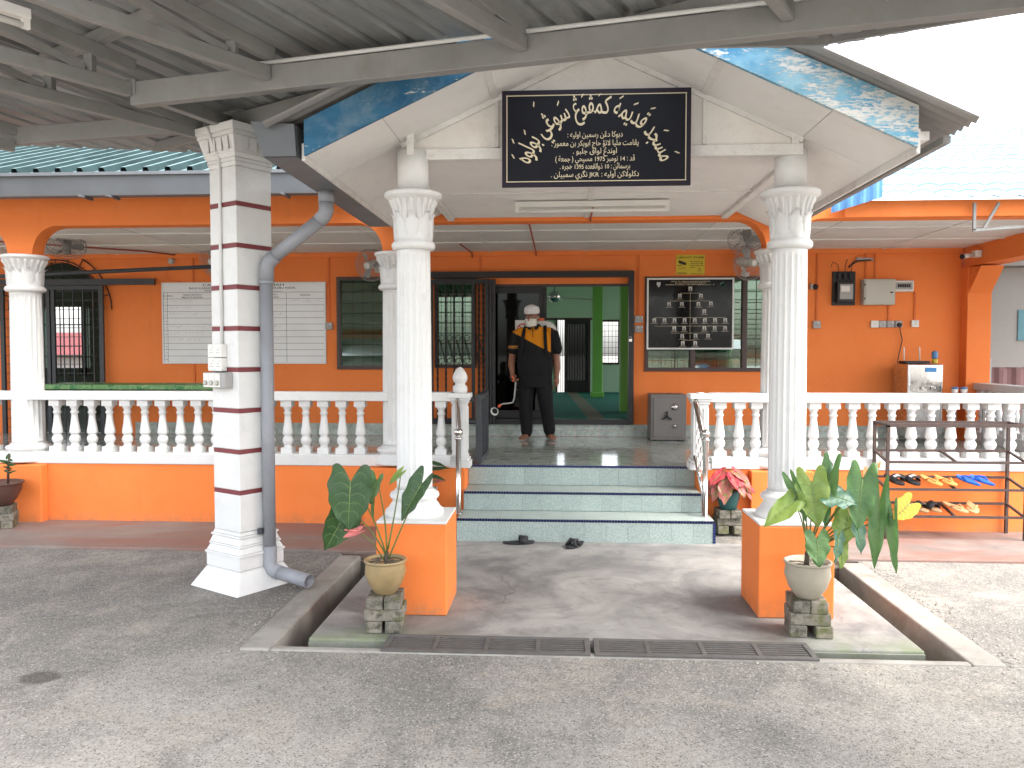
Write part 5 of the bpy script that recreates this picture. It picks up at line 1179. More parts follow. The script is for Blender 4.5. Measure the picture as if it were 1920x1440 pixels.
db = thing('switch_box', 'cream metal switch box on the right wall', 'switch box', (3.85, 10, 2.17)); B('case', CREAM, db, (3.66, 4.03, 9.93, 10.049, 2.17, 2.48), bevel=.006); B('door', CREAM, db, (3.675, 4.015, 9.921, 9.929, 2.185, 2.465), bevel=.003); B('latch', BLACKP, db, (3.965, 4.0, 9.914, 9.921, 2.31, 2.325)); B('hinge', BLACKP, db, (3.662, 3.676, 9.915, 9.925, 2.40, 2.42)); B('hinge', BLACKP, db, (3.662, 3.676, 9.915, 9.925, 2.235, 2.255))
kb_ = thing('breaker_box', 'small white breaker box with grey window beside the cream switch box', 'breaker box', (4.15, 10, 2.33)); B('case', PLASTICW, kb_, (4.035, 4.265, 9.97, 10.049, 2.33, 2.465), bevel=.008); B('window', PLASTICG, kb_, (4.05, 4.245, 9.963, 9.969, 2.355, 2.44))
for k in range(6): B('breaker', BLACKP, kb_, (4.07+.026*k, 4.09+.026*k, 9.958, 9.963, 2.38, 2.42))
ss = thing('wall_sensor', 'small round black sensor on a grey bracket right of the porch column', 'sensor', (3.10, 10, 2.38)); MB().lathe([(.035, 0), (.034, .03), (.02, .05), (.005, .055)], 18).xform(Matrix.Translation((3.11, 10.03, 2.395)) @ Matrix.Rotation(R(90), 4, 'X')).build('head', BLACKP, ss); B('bracket', PLASTICG, ss, (3.05, 3.085, 10.0, 10.049, 2.37, 2.43))
cv = thing('security_camera', 'small white bullet camera at the top right corner of the veranda', 'camera', (4.80, 9.7, 2.72)); MB().tube([(4.66, 9.62, 2.705), (4.76, 9.66, 2.725)], .026, 14).build('body', PLASTICW, cv); MB().tube([(4.64, 9.612, 2.702), (4.662, 9.621, 2.706)], .028, 14).build('hood', BLACKP, cv); MB().tube([(4.76, 9.66, 2.725), (4.80, 9.67, 2.735)], .010, 8).build('arm', PLASTICW, cv); B('mount', PLASTICW, cv, (4.80, 4.879, 9.62, 9.72, 2.70, 2.78), bevel=.01)
sm = thing('smoke_bell', 'round cream bell unit high on the wall left of the striped column', 'bell', (-4.98, 10.03, 2.77)); MB().lathe([(.045, 0), (.043, .02), (.028, .035), (.02, .04)], 18).xform(Matrix.Translation((-4.98, 10.049, 2.765)) @ Matrix.Rotation(R(90), 4, 'X')).build('disc', CREAM, sm); MB().tube([(-5.0, 10.04, 2.72), (-5.06, 10.04, 2.62), (-5.0, 10.04, 2.53), (-4.85, 10.04, 2.50)], .003, 5).build('wire', ORANGECOND, sm)
sf = thing('safe', 'grey steel safe with dial and star handle on the veranda floor', 'safe', (1.32, 9.8, FZ))
B('body', SAFEGREY, sf, (1.085, 1.505, 9.62, 10.0, .548, 1.095), bevel=.008); B('door', SAFEGREY, sf, (1.115, 1.475, 9.606, 9.619, .585, 1.06), bevel=.005)
for z, r in ((.945, .032), (.72, .018)): MB().lathe([(r*1.3, 0), (r*1.25, .008), (r, .010), (r*.9, .026), (r*.3, .03)], 20).xform(Matrix.Translation((1.365, 9.606, z)) @ Matrix.Rotation(R(90), 4, 'X')).build('dial', CHROME, sf)
m = MB().lathe([(.02, 0), (.02, .03)], 12)
for k in range(3): a = R(90+120*k); m.bar((0, 0, .02), (.065*math.cos(a), .065*math.sin(a), .02), .018, .014)
m.xform(Matrix.Translation((1.27, 9.606, .83)) @ Matrix.Rotation(R(90), 4, 'X')).build('star_handle', BLACKP, sf)
for x in (1.13, 1.46): B('foot', BLACKP, sf, (x-.03, x+.03, 9.64, 9.98, FZ+.001, .548))
# patterned table
def mk_cloth():
    t = NT('green_patterned_cloth'); X, Y_, Z_ = t.xyz(); v = t.vor(9, out='Color', vec=t.scalev(1, .6, 1)); s = t.n('ShaderNodeSeparateColor'); t.l(v, s.inputs[0])
    c = t.mix(t.ramp(s.outputs[0], .4, .6), (.045, .20, .055), (.13, .30, .10)); c = t.mix(t.ramp(t.vor(9, 'DISTANCE_TO_EDGE'), .02, .05, .8, 0), c, (.30, .42, .22)); return t.fin(c, .5)
tb = thing('long_table', 'long low table under a green patterned cloth at left', 'table', (-5.0, 9.2, FZ)); B('cloth_top', mk_cloth(), tb, (-6.12, -3.85, 8.95, 9.6, 1.165, 1.222), bevel=.01); B('apron', BLACKP, tb, (-6.08, -3.9, 8.98, 9.57, 1.135, 1.164))
for x in (-6.03, -3.95):
    for y in (9.0, 9.53): B('leg', GREYIRON, tb, (x-.015, x+.015, y-.015, y+.015, FZ+.001, 1.134))
# water cooler, router, bottle, cups
wc = thing('water_cooler', 'stainless steel water cooler behind the right balustrade', 'water cooler', (4.2, 9.7, FZ))
B('body', BRUSHED, wc, (4.02, 4.42, 9.52, 9.92, .60, 1.46), bevel=.012); m = MB(); n = 14; fr = [(4.055+.345*i/n, 9.515-.035*math.sin(math.pi*i/n)) for i in range(n+1)]; m.prismz(fr+[(4.40, 9.519), (4.055, 9.519)], 1.14, 1.43); m.build('curved_front', CHROME, wc); B('tray', BRUSHED, wc, (4.04, 4.41, 9.42, 9.519, 1.06, 1.09)); B('label', paint('blue_label', (.05, .25, .55), .3), wc, (4.20, 4.32, 9.468, 9.4745, 1.37, 1.42))
for x in (4.06, 4.38):
    for y in (9.56, 9.88): B('leg', BRUSHED, wc, (x-.015, x+.015, y-.015, y+.015, FZ+.001, .60))
for x in (4.15, 4.29): MB().tube([(x, 9.47, 1.20), (x, 9.44, 1.195), (x, 9.435, 1.165)], .009, 8).build('tap', CHROME, wc)
rt_ = thing('router', 'black router with two pale aerials on top of the water cooler', 'router', (4.17, 9.7, 1.46)); B('case', BLACKP, rt_, (4.03, 4.31, 9.60, 9.80, 1.462, 1.495), bevel=.006)
for x in (4.09, 4.27): MB().tube([(x, 9.79, 1.495), (x, 9.80, 1.66)], .007, 8).build('aerial', PLASTICW, rt_)
bt = thing('bottle', 'small blue and yellow bottle on top of the water cooler', 'bottle', (4.37, 9.65, 1.46)); MB().lathe([(.03, 0), (.033, .01), (.033, .06)], 16, (4.38, 9.65, 1.462)).build('body', paint('yellow_plastic', (.6, .42, .05), .4), bt); MB().lathe([(.030, .06), (.034, .07), (.034, .13), (.02, .15)], 16, (4.38, 9.65, 1.463)).build('cap', paint('blue_plastic', (.10, .22, .42), .4), bt)
wt = thing('side_table', 'small red cloth table beside the water cooler', 'table', (4.62, 9.5, FZ)); B('top', paint('red_cloth', (.50, .06, .03), .7), wt, (4.46, 4.84, 9.35, 9.75, 1.07, 1.115), bevel=.008)
for x in (4.49, 4.81):
    for y in (9.38, 9.72): B('leg', PLASTICG, wt, (x-.012, x+.012, y-.012, y+.012, FZ+.001, 1.07))
for x, lb in ((4.52, 'white cup with blue lid nearer the water cooler'), (4.62, 'white cup with blue lid farther from the water cooler')):
    c = thing('cup', lb, 'cup', (x, 9.45, 1.115), 0, 'cups on the red table'); MB().lathe([(.028, 0), (.038, .06)], 16, (x, 9.45, 1.116)).build('body', PLASTICW, c); MB().lathe([(.040, .06), (.038, .075), (.015, .085)], 16, (x, 9.45, 1.117)).build('lid', bpy.data.materials['blue_plastic'], c)

# ------------------------------------------------------------------ shoe rack
rk = thing('shoe_rack', 'rusty angle iron shoe rack on the right apron', 'shoe rack', (3.35, 7.03, .022)); YF, YB = 6.88, 7.165; X0, X1, XM = 2.755, 3.885, 3.32
for x in (X0, X1):
    B('post', RUSTIRON, rk, (x-.012, x+.012, YF-.012, YF+.012, .023, .985)); B('post', RUSTIRON, rk, (x-.012, x+.012, YB-.012, YB+.012, .023, .985))
for z in (.215, .445, .675):
    MB().bar((X0, YF, z), (X1, YF, z), .02, .02).build('shelf_bar', RUSTIRON, rk); MB().bar((X0, YB, z+.065), (X1, YB, z+.065), .02, .02).build('shelf_bar', RUSTIRON, rk)
    for x in (X0, XM, X1): MB().bar((x, YF, z), (x, YB, z+.065), .018, .018).build('cross_bar', RUSTIRON, rk)
for y in (YF, YB): MB().bar((X0-.012, y, .985), (X1+.012, y, .985), .024, .03).build('top_bar', RUSTIRON, rk)
for x in (X0, X1): MB().bar((x, YF, .986), (x, YB, .986), .022, .022).build('top_bar', RUSTIRON, rk)

# ------------------------------------------------------------------ slippers
def slipper(M, mat, smat, label, kind, group, ln=.25, mark=None):
    """sole along local +Y (toe), heel at -Y; M places it"""
    t = thing('slipper', label, 'slipper', M.to_translation(), 0, group); n = 28; out = []
    for i in range(n):
        a = 2*math.pi*i/n; y = math.sin(a)*ln/2; q = y/ln+.5; w_ = .034+.018*max(0, math.sin((q-.15)*2.2)); out.append((math.cos(a)*w_*(1 if abs(math.cos(a)) > .2 else 1), y))
    m = MB().prismz(out, 0, .016); m.v = [(x, y, z+.012*max(0, (abs(y)/(ln/2))-.5)**2*4*.4) for x, y, z in m.v]; m.xform(M).build('sole', mat, t, bevel=.004)
    if kind == 'slide':
        s = MB(); pts = []
        for j in range(2):
            for i in range(11):
                a = math.pi*i/10; pts.append((.052*math.cos(a), ln*(.02+.30*j)-(.012 if j else 0), .014+.052*math.sin(a)*(1-.18*j)))
        s.add(pts, [(i, i+1, i+12, i+11) for i in range(10)], True); s.xform(M); o = s.build('strap', smat, t); so = o.modifiers.new('t', 'SOLIDIFY'); so.thickness = .005
        if mark:
            s = MB()
            for u in range(4):
                a0 = math.pi*(.28+.12*u); a1 = a0+math.pi*.075; s.add([(.054*math.cos(a)*1.03, ln*yy, .014+.054*math.sin(a)*1.02) for yy in (.09, .23) for a in (a0, a1)], [(0, 1, 3, 2)])
            s.xform(M).build('white_print', mark, t)
    elif kind == 'cross':
        for sg_ in (-1, 1):
            MB().tube([M @ Vector(p) for p in ((-.048*sg_, ln*.02, .014), (-.03*sg_, ln*.10, .058), (.02*sg_, ln*.22, .056), (.046*sg_, ln*.30, .014))], [.012, .015, .015, .012], 6).build('strap', smat, t)
    else:
        for sg_ in (-1, 1): MB().tube([M @ Vector(p) for p in ((.042*sg_, -ln*.08, .012), (.036*sg_, ln*.06, .036), (.012*sg_, ln*.24, .030), (0, ln*.29, .014))], [.007, .008, .007, .005], 6).build('strap', smat, t)
    return t
def SM(x, y, z, rz, tilt=0, roll=0): return Matrix.Translation((x, y, z)) @ Matrix.Rotation(R(rz), 4, 'Z') @ Matrix.Rotation(R(tilt), 4, 'X') @ Matrix.Rotation(R(roll), 4, 'Y')
GS = 'slippers on the shoe rack'
slipper(SM(-.34, 6.60, .006, -80), RUBBERB, RUBBERB, 'black rubber slide on the pad nearer the left plinth', 'slide', 'black slides left at the steps', .27)
slipper(SM(.13, 6.54, .006, 150), RUBBERB, RUBBERB, 'black strapped slide on the pad below the middle of the steps', 'cross', 'black slides left at the steps', .26)
TL = math.degrees(math.atan2(.065, .285)); zs_ = .445+.033+.018; zl_ = .215+.033+.018
OR_ = paint('orange_foam', (.78, .33, .09), .6, .08, 12); PEACH = paint('peach_foam', (.78, .42, .20), .6, .08, 12); BLUEF = paint('blue_foam', (.02, .13, .55), .5, .08, 12); TANF = paint('tan_insole', (.45, .27, .14), .7, .1, 12); PRNT = paint('white_print', (.75, .72, .72), .5, .1, 30)
slipper(SM(2.86, 7.01, zs_, 196, -TL), RUBBERB, RUBBERB, 'black slide with white print at the left end of the upper shelf', 'slide', GS, .25, PRNT); slipper(SM(2.99, 7.01, zs_, 196, -TL), RUBBERB, RUBBERB, 'black slide with white print beside the orange pair', 'slide', GS, .25, PRNT)
slipper(SM(3.16, 6.99, zs_, 200, -TL), OR_, OR_, 'orange flip-flop on the upper shelf, left of its pair', 'flip', GS, .24); slipper(SM(3.28, 6.99, zs_, 200, -TL), OR_, OR_, 'orange flip-flop on the upper shelf, right of its pair', 'flip', GS, .24)
slipper(SM(3.48, 7.01, zs_, 22, TL), BLUEF, BLUEF, 'bright blue flip-flop on the upper shelf, left of its pair', 'flip', GS, .24); slipper(SM(3.60, 7.02, zs_, 24, TL), BLUEF, BLUEF, 'bright blue flip-flop on the upper shelf, right of its pair', 'flip', GS, .24)
slipper(SM(3.05, 7.01, zl_, 205, -TL), TANF, RUBBERB, 'tan sandal with black strap on the lower shelf, left of its pair', 'slide', GS, .25); slipper(SM(3.16, 7.02, zl_, 207, -TL), TANF, RUBBERB, 'tan sandal with black strap on the lower shelf, right of its pair', 'slide', GS, .25)
slipper(SM(3.37, 7.0, zl_, 210, -TL), PEACH, PEACH, 'peach flip-flop on the lower shelf, left of its pair', 'flip', GS, .24); slipper(SM(3.51, 7.0, zl_, 165, -TL), PEACH, PEACH, 'peach flip-flop on the lower shelf, right of its pair', 'flip', GS, .24)

# ------------------------------------------------------------------ cement bricks, pots and plants
bk = MB().box(-.0465, .0465, -.11, .11, 0, .066).mesh('cement_brick', BRICK)
def bricks(x, y, z, rz, lay, where):
    Mb = Matrix.Translation((x, y, z)) @ Matrix.Rotation(R(rz), 4, 'Z')
    for i, (dx, dy, lz_, r) in enumerate(lay):
        p = Mb @ Vector((dx, dy, lz_)); o = inst('cement_brick', bk, None, p, R(rz+r+random.uniform(-2, 2))); bev(o, .006)
        lv = ('bottom', 'middle', 'top')[int(round(lz_/.0675))]; sd = 'left' if dx < -.01 else 'right' if dx > .01 else 'front' if dy < -.01 else 'rear' if dy > .01 else 'only'
        tag(o, f'mossy cement brick, {sd} in the {lv} layer under the {where}', 'brick', 'cement bricks under the pots')
stack = [(-.055, 0, 0, 0), (.055, 0, 0, 0), (0, -.055, .0675, 90), (0, .055, .0675, 90), (-.05, 0, .135, 0), (.05, 0, .135, 0)]
bricks(-1.005, 4.53, .005, 4, stack, 'ochre pot'); bricks(1.41, 4.60, .005, -6, [(-.062, 0, 0, 0), (.068, .0, 0, 3), (0, -.055, .0675, 90), (0, .055, .0675, 90), (-.05, .01, .135, 0), (.05, .01, .135, 0)], 'stone grey pot')
bricks(1.475, 7.08, .023, 2, [(-.062, 0, 0, 0), (.068, 0, 0, 3), (0, -.04, .0675, 90), (0, .055, .0675, 90), (-.05, .0, .135, 0), (.05, 0, .135, 0)], 'teal pot'); bricks(-5.02, 6.88, .023, 24, stack, 'brown bowl pot')
bricks(-1.20, 7.02, .023, 0, stack, 'plant behind the left porch column')
def pot(name, label, x, y, z, r0, r1, h, mat, bulge=.0):
    t = thing(name, label, 'plant', (x, y, z)); 
    MB().lathe([(r0*.9, 0), (r0, .006), (r0+(r1-r0)*.30+bulge, h*.28), (r0+(r1-r0)*.72+bulge*.9, h*.62), (r1*.955, h*.90), (r1*.96, h*.92), (r1*1.04, h*.935), (r1*1.05, h*.985), (r1*1.0, h), (r1*.93, h*.985), (r1*.90, h*.90)], 40, (x, y, z), None, True, True).build('pot', mat, t)
    s = MB(); n = 26; rg_ = random.Random(int(x*100)); pts = [(x, y, z+h*.90)]
    for q in (.45, .75, .93):
        for i in range(n): a = 2*math.pi*i/n; pts.append((x+r1*q*math.cos(a), y+r1*q*math.sin(a), z+h*.885+rg_.uniform(-.004, .010)))
    fs = [(0, 1+i, 1+(i+1) % n) for i in range(n)]+[(1+k*n+i, 1+(k+1)*n+i, 1+(k+1)*n+(i+1) % n, 1+k*n+(i+1) % n) for k in range(2) for i in range(n)]
    s.add(pts, fs); s.build('soil', SOIL, t); return t
def heart(m, base, tip, face, width, curl=.10, fold=.25, nu=24, nv=13, wav=.0):
    """heart shaped blade from its sinus (base) to its tip; face = direction the upper surface looks; returns the surface function"""
    base = Vector(base); tip = Vector(tip); d = tip-base; L_ = d.length; d.normalize(); f = Vector(face); f = (f-d*f.dot(d)).normalized(); s = d.cross(f)
    def S(u, v, lift=0.):
        wd = 1.13*(.70+1.9*u)*(1-u)**1.08+(.012 if u < .999 else .004); a = abs(v); back = .36*math.sin(min(1., a)*math.pi*.66)*(1-u)**2.1
        rip = wav*width*math.sin(u*15+v*5+base.x*40)*a*a; rib = .018*width*math.sin((u-a*.22)*44)*min(1, a*3)*(1-a*.5)
        return base+d*L_*(u-back)+s*(v*wd*width*(1+.045*math.sin(u*23+base.z*30+v)))+f*(fold*a*width*wd*(1-.3*a)-curl*L_*u*u+rip+rib+lift)
    m.add([S((i/(nu-1))**1.15, j/(nv-1)*2-1) for i in range(nu) for j in range(nv)], [(i*nv+j, i*nv+j+1, (i+1)*nv+j+1, (i+1)*nv+j) for i in range(nu-1) for j in range(nv-1)], True)
    return S
def leaf(t, base, tip, face, width, mat, root, curl=.1, fold=.25, wav=.03, bow=.06, vein=True, sr=.0042):
    m = MB(); S = heart(m, base, tip, face, width, curl, fold, wav=wav); lf_ = m.build('leaf', mat, t)
    if vein:
        MB().tube([S(u, 0, .0016) for u in (.01, .2, .4, .6, .8, .96)], [.0026, .0024, .002, .0016, .0012, .0007], 5).build('midrib', VEIN, lf_)
        if width > .04:
            vm = MB()
            for u0 in (.02, .16, .31, .46, .61):
                for sd in (-1, 1): vm.tube([S(u0+.17*q*q, sd*q*.88, .0008) for q in (.03, .25, .5, .75, 1)], [.0013, .0012, .001, .0008, .0004], 4)
            stuff(vm.build('side_veins', VEIN, lf_))
    if root is not None:
        b = Vector(base); r_ = Vector(root); mid = (b+r_)/2+Vector((0, 0, bow))-(b-r_).cross(Vector((0, 1, 0))).normalized()*bow*.3
        pts = [r_*(1-u)**2+mid*2*u*(1-u)+b*u*u for u in [k/9 for k in range(10)]]; MB().tube(pts, [sr*1.25-.06*sr*k for k in range(10)], 7).build('stem', STEM, t)
# left anthurium
a1 = pot('potted_anthurium', 'anthurium with big dark leaves and a pink flower in the ochre pot', -1.005, 4.53, .2065, .062, .118, .20, CERAMIC, .018)
rt0 = (-.998, 4.53, .40); MB().tube([(-.998, 4.53, .37), (-1.0, 4.528, .42), (-.995, 4.53, .45)], [.017, .015, .010], 8).build('stalk', SOIL, a1)
leaf(a1, (-1.155, 4.34, .885), (-1.165, 4.31, .615), (.05, -1, .25), .125, LEAFD, (-1.0, 4.52, .44), .05, .06)
leaf(a1, (-1.20, 4.42, .705), (-1.305, 4.36, .485), (.55, -.6, .35), .095, LEAFD, (-1.0, 4.52, .43), .12, .35, .08)
leaf(a1, (-1.045, 4.50, .865), (-1.085, 4.47, .735), (-.4, -.8, .3), .065, LEAFM, (-.995, 4.53, .45), .1, .75, .06)
leaf(a1, (-.775, 4.45, .86), (-.895, 4.42, .655), (-.5, -.75, .35), .078, LEAFD, (-.985, 4.52, .41), .06, .45, .05)
leaf(a1, (-.915, 4.55, .905), (-.99, 4.55, .835), (-.3, -.8, .2), .022, LEAFL, (-.99, 4.53, .46), .1, .5)
leaf(a1, (-1.06, 4.48, .745), (-1.075, 4.47, .62), (-.6, -.7, .1), .016, LEAFM, None, .2, .5)
fl = MB(); heart(fl, (-1.115, 4.36, .60), (-1.195, 4.33, .565), (-.2, -.5, .9), .034, -.1, .4); fl.build('spathe', SPATHE, a1); MB().tube([(-1.125, 4.355, .605), (-1.19, 4.335, .615)], [.008, .005], 8).build('spadix', SPATHE, a1)
MB().tube([(-1.115, 4.36, .60), (-1.06, 4.45, .52), (-1.01, 4.52, .40)], .0038, 6).build('stem', STEM, a1)
# right anthurium
a2 = pot('potted_anthurium', 'large leafy anthurium in the stone grey pot before the right plinth', 1.41, 4.60, .2065, .066, .126, .21, STONEPOT, .020)
MB().tube([(1.40, 4.59, .38), (1.40, 4.58, .46), (1.41, 4.585, .50)], [.016, .014, .009], 8).build('stalk', SOIL, a2)
RR = (1.405, 4.585, .46)
for b_, t_, f_, w_, mt_, cu, fo in (
    ((1.285, 4.47, .775), (1.115, 4.40, .655), (.2, -.75, .75), .060, LEAFL, .08, .35), ((1.385, 4.47, .885), (1.41, 4.43, .64), (-.3, -1, .2), .088, LEAFL, .05, .30),
    ((1.50, 4.50, .935), (1.44, 4.44, .645), (-.75, -.7, .1), .060, LEAFM, .06, .5), ((1.492, 4.52, .90), (1.51, 4.52, 1.0), (.7, -.7, .1), .030, LEAFB, .1, .5),
    ((1.48, 4.44, .815), (1.60, 4.38, .80), (.2, -.7, .75), .085, LEAFB, .22, .12), ((1.655, 4.46, .905), (1.60, 4.38, .645), (-.35, -.9, .4), .080, LEAFM, .12, .30),
    ((1.745, 4.45, .80), (1.695, 4.40, .425), (-.55, -.85, .1), .050, LEAFM, .10, .55), ((1.805, 4.42, .705), (1.795, 4.38, .40), (-.75, -.65, .1), .033, LEAFM, .12, .6),
    ((1.80, 4.44, .70), (1.825, 4.43, .63), (.6, -.7, .2), .030, LEAFB, .1, .4), ((1.395, 4.40, .585), (1.40, 4.36, .44), (.1, -1, .35), .070, LEAFM, .06, .12),
    ((1.60, 4.50, .70), (1.535, 4.45, .52), (-.6, -.8, .2), .075, LEAFL, .05, .35), ((1.62, 4.44, .655), (1.655, 4.41, .50), (.4, -.9, .2), .045, LEAFB, .18, .35),
    ((1.515, 4.42, .585), (1.50, 4.39, .455), (.55, -.8, .15), .042, LEAFB, .1, .3), ((1.555, 4.47, .52), (1.545, 4.44, .41), (.3, -.9, .2), .035, LEAFL, .1, .4),
    ((1.29, 4.50, .88), (1.365, 4.46, .70), (-.7, -.7, .2), .038, LEAFM, .06, .6), ((1.34, 4.52, .82), (1.37, 4.5, .66), (.3, -.9, .2), .05, LEAFM, .06, .4)):
    leaf(a2, b_, t_, f_, w_, mt_, RR, cu, fo, .13)
leaf(a2, (1.90, 4.44, .775), (1.80, 4.40, .70), (.2, -.95, .25), .062, LEAFY, None, .05, .12); leaf(a2, (1.70, 4.47, .92), (1.75, 4.46, 1.005), (-.5, -.85, .2), .022, LEAFO, None, .1, .4); leaf(a2, (1.69, 4.465, .945), (1.68, 4.45, .87), (-.5, -.85, .2), .030, LEAFO, None, .1, .4)
for q in ((1.90, 4.44, .775), (1.69, 4.465, .945)):
    b = Vector(q); r_ = Vector(RR); mid = (b+r_)/2+Vector((0, .02, .05)); MB().tube([r_*(1-u)**2+mid*2*u*(1-u)+b*u*u for u in [k/9 for k in range(10)]], .0034, 6).build('stem', STEM, a2)
# pink caladium beside the steps
a3 = pot('potted_caladium', 'pink leaved caladium in the teal pot right of the steps', 1.475, 7.07, .2245, .072, .108, .165, TEALPOT); rc = random.Random(4)
for i in range(23):
    a = 2*math.pi*i/23+rc.uniform(-.2, .2); up = rc.uniform(-.05, 1.0); el = .10+.11*up; base = Vector((1.475+.085*math.cos(a), 7.05+.065*math.sin(a)-.015, .40+el*.75)); out = rc.uniform(.10, .16)
    tip = base+Vector((out*math.cos(a), out*.7*math.sin(a)-.03, -.02-.11*(1-up)-.03)); leaf(a3, base, tip, (math.cos(a)*.4, -.6+.3*math.sin(a), .8), rc.uniform(.044, .062), LEAFPG if (up < .25 or rc.random() < .25) else LEAFP, (1.475, 7.07, .36), .15, .2, .08, .03, True, .003)
# brown bowl at far left, small dark plant behind the left column
a4 = pot('potted_shrub', 'small dark leaved plant in the brown bowl at far left', -5.03, 6.86, .2245, .10, .19, .21, BROWNPOT, .012)
for px, pz, n in ((-4.93, .26, 7), (-5.10, .14, 5)):
    MB().tube([(px, 6.84, .41), (px+.01, 6.83, .42+pz*.5), (px+.02, 6.83, .42+pz)], [.012, .009, .005], 7).build('stem', BROWNPOT, a4)
    for i in range(n):
        a = i*2.4; z = .42+pz*(.35+.65*i/n); leaf(a4, (px+.015, 6.83, z), (px+.015+.085*math.cos(a), 6.83+.06*math.sin(a)-.02, z+.04-.03*(i % 2)), (0, -.5, .8), .022, LEAFD, None, .1, .3, .05, 0, False)
a5 = pot('potted_dracaena', 'dark leaved plant in a grey pot behind the left porch column', -1.20, 7.02, .2245, .075, .11, .17, PLASTICG)
for i in range(16):
    a = i*2.4; z = .44+.014*i; r_ = .05; leaf(a5, (-1.20+r_*math.cos(a), 7.02+r_*math.sin(a), z), (-1.20+(.18+.03*(i % 3))*math.cos(a), 7.02+.14*math.sin(a)-.03, z+.03-.05*(i % 2)), (0, -.5, .8), .026, LEAFD if i % 3 else LEAFPG, (-1.20, 7.02, .40), .12, .3, .05, .03, False, .003)

# ------------------------------------------------------------------ neighbours beyond the veranda
sh_ = thing('neighbour_shed', 'grey walled neighbouring shed beyond the right end of the veranda', 'shed', (8.8, 13.2, 0)); SHG = paint('grey_shed_board', (.33, .30, .28), .7, .06, 2); SHM = paint('maroon_shed_sheet', (.20, .10, .10), .6, .1, 4); 
B('upper_wall', SHG, sh_, (6.69, 12, 13.0, 13.12, 1.36, 2.92)); B('corner_post', PLASTICG, sh_, (6.66, 6.75, 12.96, 13.0, 0, 1.5)); B('corner_post', PLASTICG, sh_, (6.64, 6.70, 12.96, 13.12, 2.75, 3.1))
B('window', paint('teal_window', (.10, .24, .28), .4), sh_, (7.15, 7.75, 12.985, 13.0, 1.78, 2.26))
m = MB(); pr2 = []
for i in range(80): pr2.append((6.76+.065*i, 13.0 if (i//2) % 2 else 13.025))
k = len(pr2); m.add([(x, y, 0) for x, y in pr2]+[(x, y, 1.36) for x, y in pr2], [(i, i+1, i+1+k, i+k) for i in range(k-1)]); m.build('ribbed_sheet', SHM, sh_)
B('roof', SHG, sh_, (6.5, 12.2, 12.8, 16, 2.93, 3.02))
hs = thing('far_house', 'white house with red roof seen through the far left grille', 'house', (-16, 26, 0)); B('wall', SHG, hs, (-20, -13.2, 26, 30, 0, 1.5)); m = MB(); m.add([(-20.5, 25.5, 1.5), (-12.7, 25.5, 1.5), (-12.7, 28, 2.3), (-20.5, 28, 2.3), (-12.7, 30.5, 1.5), (-20.5, 30.5, 1.5)], [(0, 1, 2, 3), (3, 2, 4, 5), (1, 4, 2), (0, 3, 5)]); m.build('roof', paint('red_tile_roof', (.14, .03, .03), .7, .15, 3), hs)
for x in (-18.5, -16, -14.3): B('window', GLASSDARK, hs, (x, x+.9, 25.97, 26.0, .6, 1.3))
# ------------------------------------------------------------------ the man with the sprayer (local frame: faces -Y, feet at z = 0)
PX, PY, PZ = -.30, 9.66, FZ+.004
man = thing('person', 'man in black and orange polo, white cap and face mask holding a sprayer lance', 'person', (PX, PY, PZ), R(-4))
MP = Matrix.Translation((PX, PY, PZ)) @ Matrix.Rotation(R(-4), 4, 'Z')
def remesh(o, vox, sm=4):
    r = o.modifiers.new('skin', 'REMESH'); r.mode = 'VOXEL'; r.voxel_size = vox; r.use_smooth_shade = True
    if sm: s = o.modifiers.new('smooth', 'SMOOTH'); s.factor = .5; s.iterations = sm
    return o
bd = MB()
# head: skull, jaw, face features; turned slightly to his right (viewer's left)
HM = Matrix.Translation((-.035, -.03, 1.455)) @ Matrix.Rotation(R(-14), 4, 'Z') @ Matrix.Rotation(R(6), 4, 'X')
h = MB(); h.ell((0, .005, .035), .079, .098, .112, 20, 14); h.ell((0, -.022, -.045), .064, .072, .068, 18, 10); h.limb([(0, -.098, .032), (0, -.112, -.012)], [.010, .017], 10); h.ell((-.030, -.088, -.075+.03), .022, .014, .010, 10, 6); h.ell((0, -.086, -.058), .028, .016, .012, 12, 6)
for s in (-1, 1): h.ell((s*.081, .012, .012), .010, .020, .032, 10, 8); h.ell((s*.032, -.086, .036), .022, .012, .010, 10, 6)
h.xform(HM); bd.add(h.v, h.f, True)
bd.limb([(-.01, .02, 1.27), (-.025, -.005, 1.37), (-.03, -.01, 1.43)], [.062, .056, .054])
bd.limb([(0, .01, .95), (0, .0, 1.1), (0, .01, 1.25)], [(.18, .13), (.19, .14), (.17, .11)], 18)
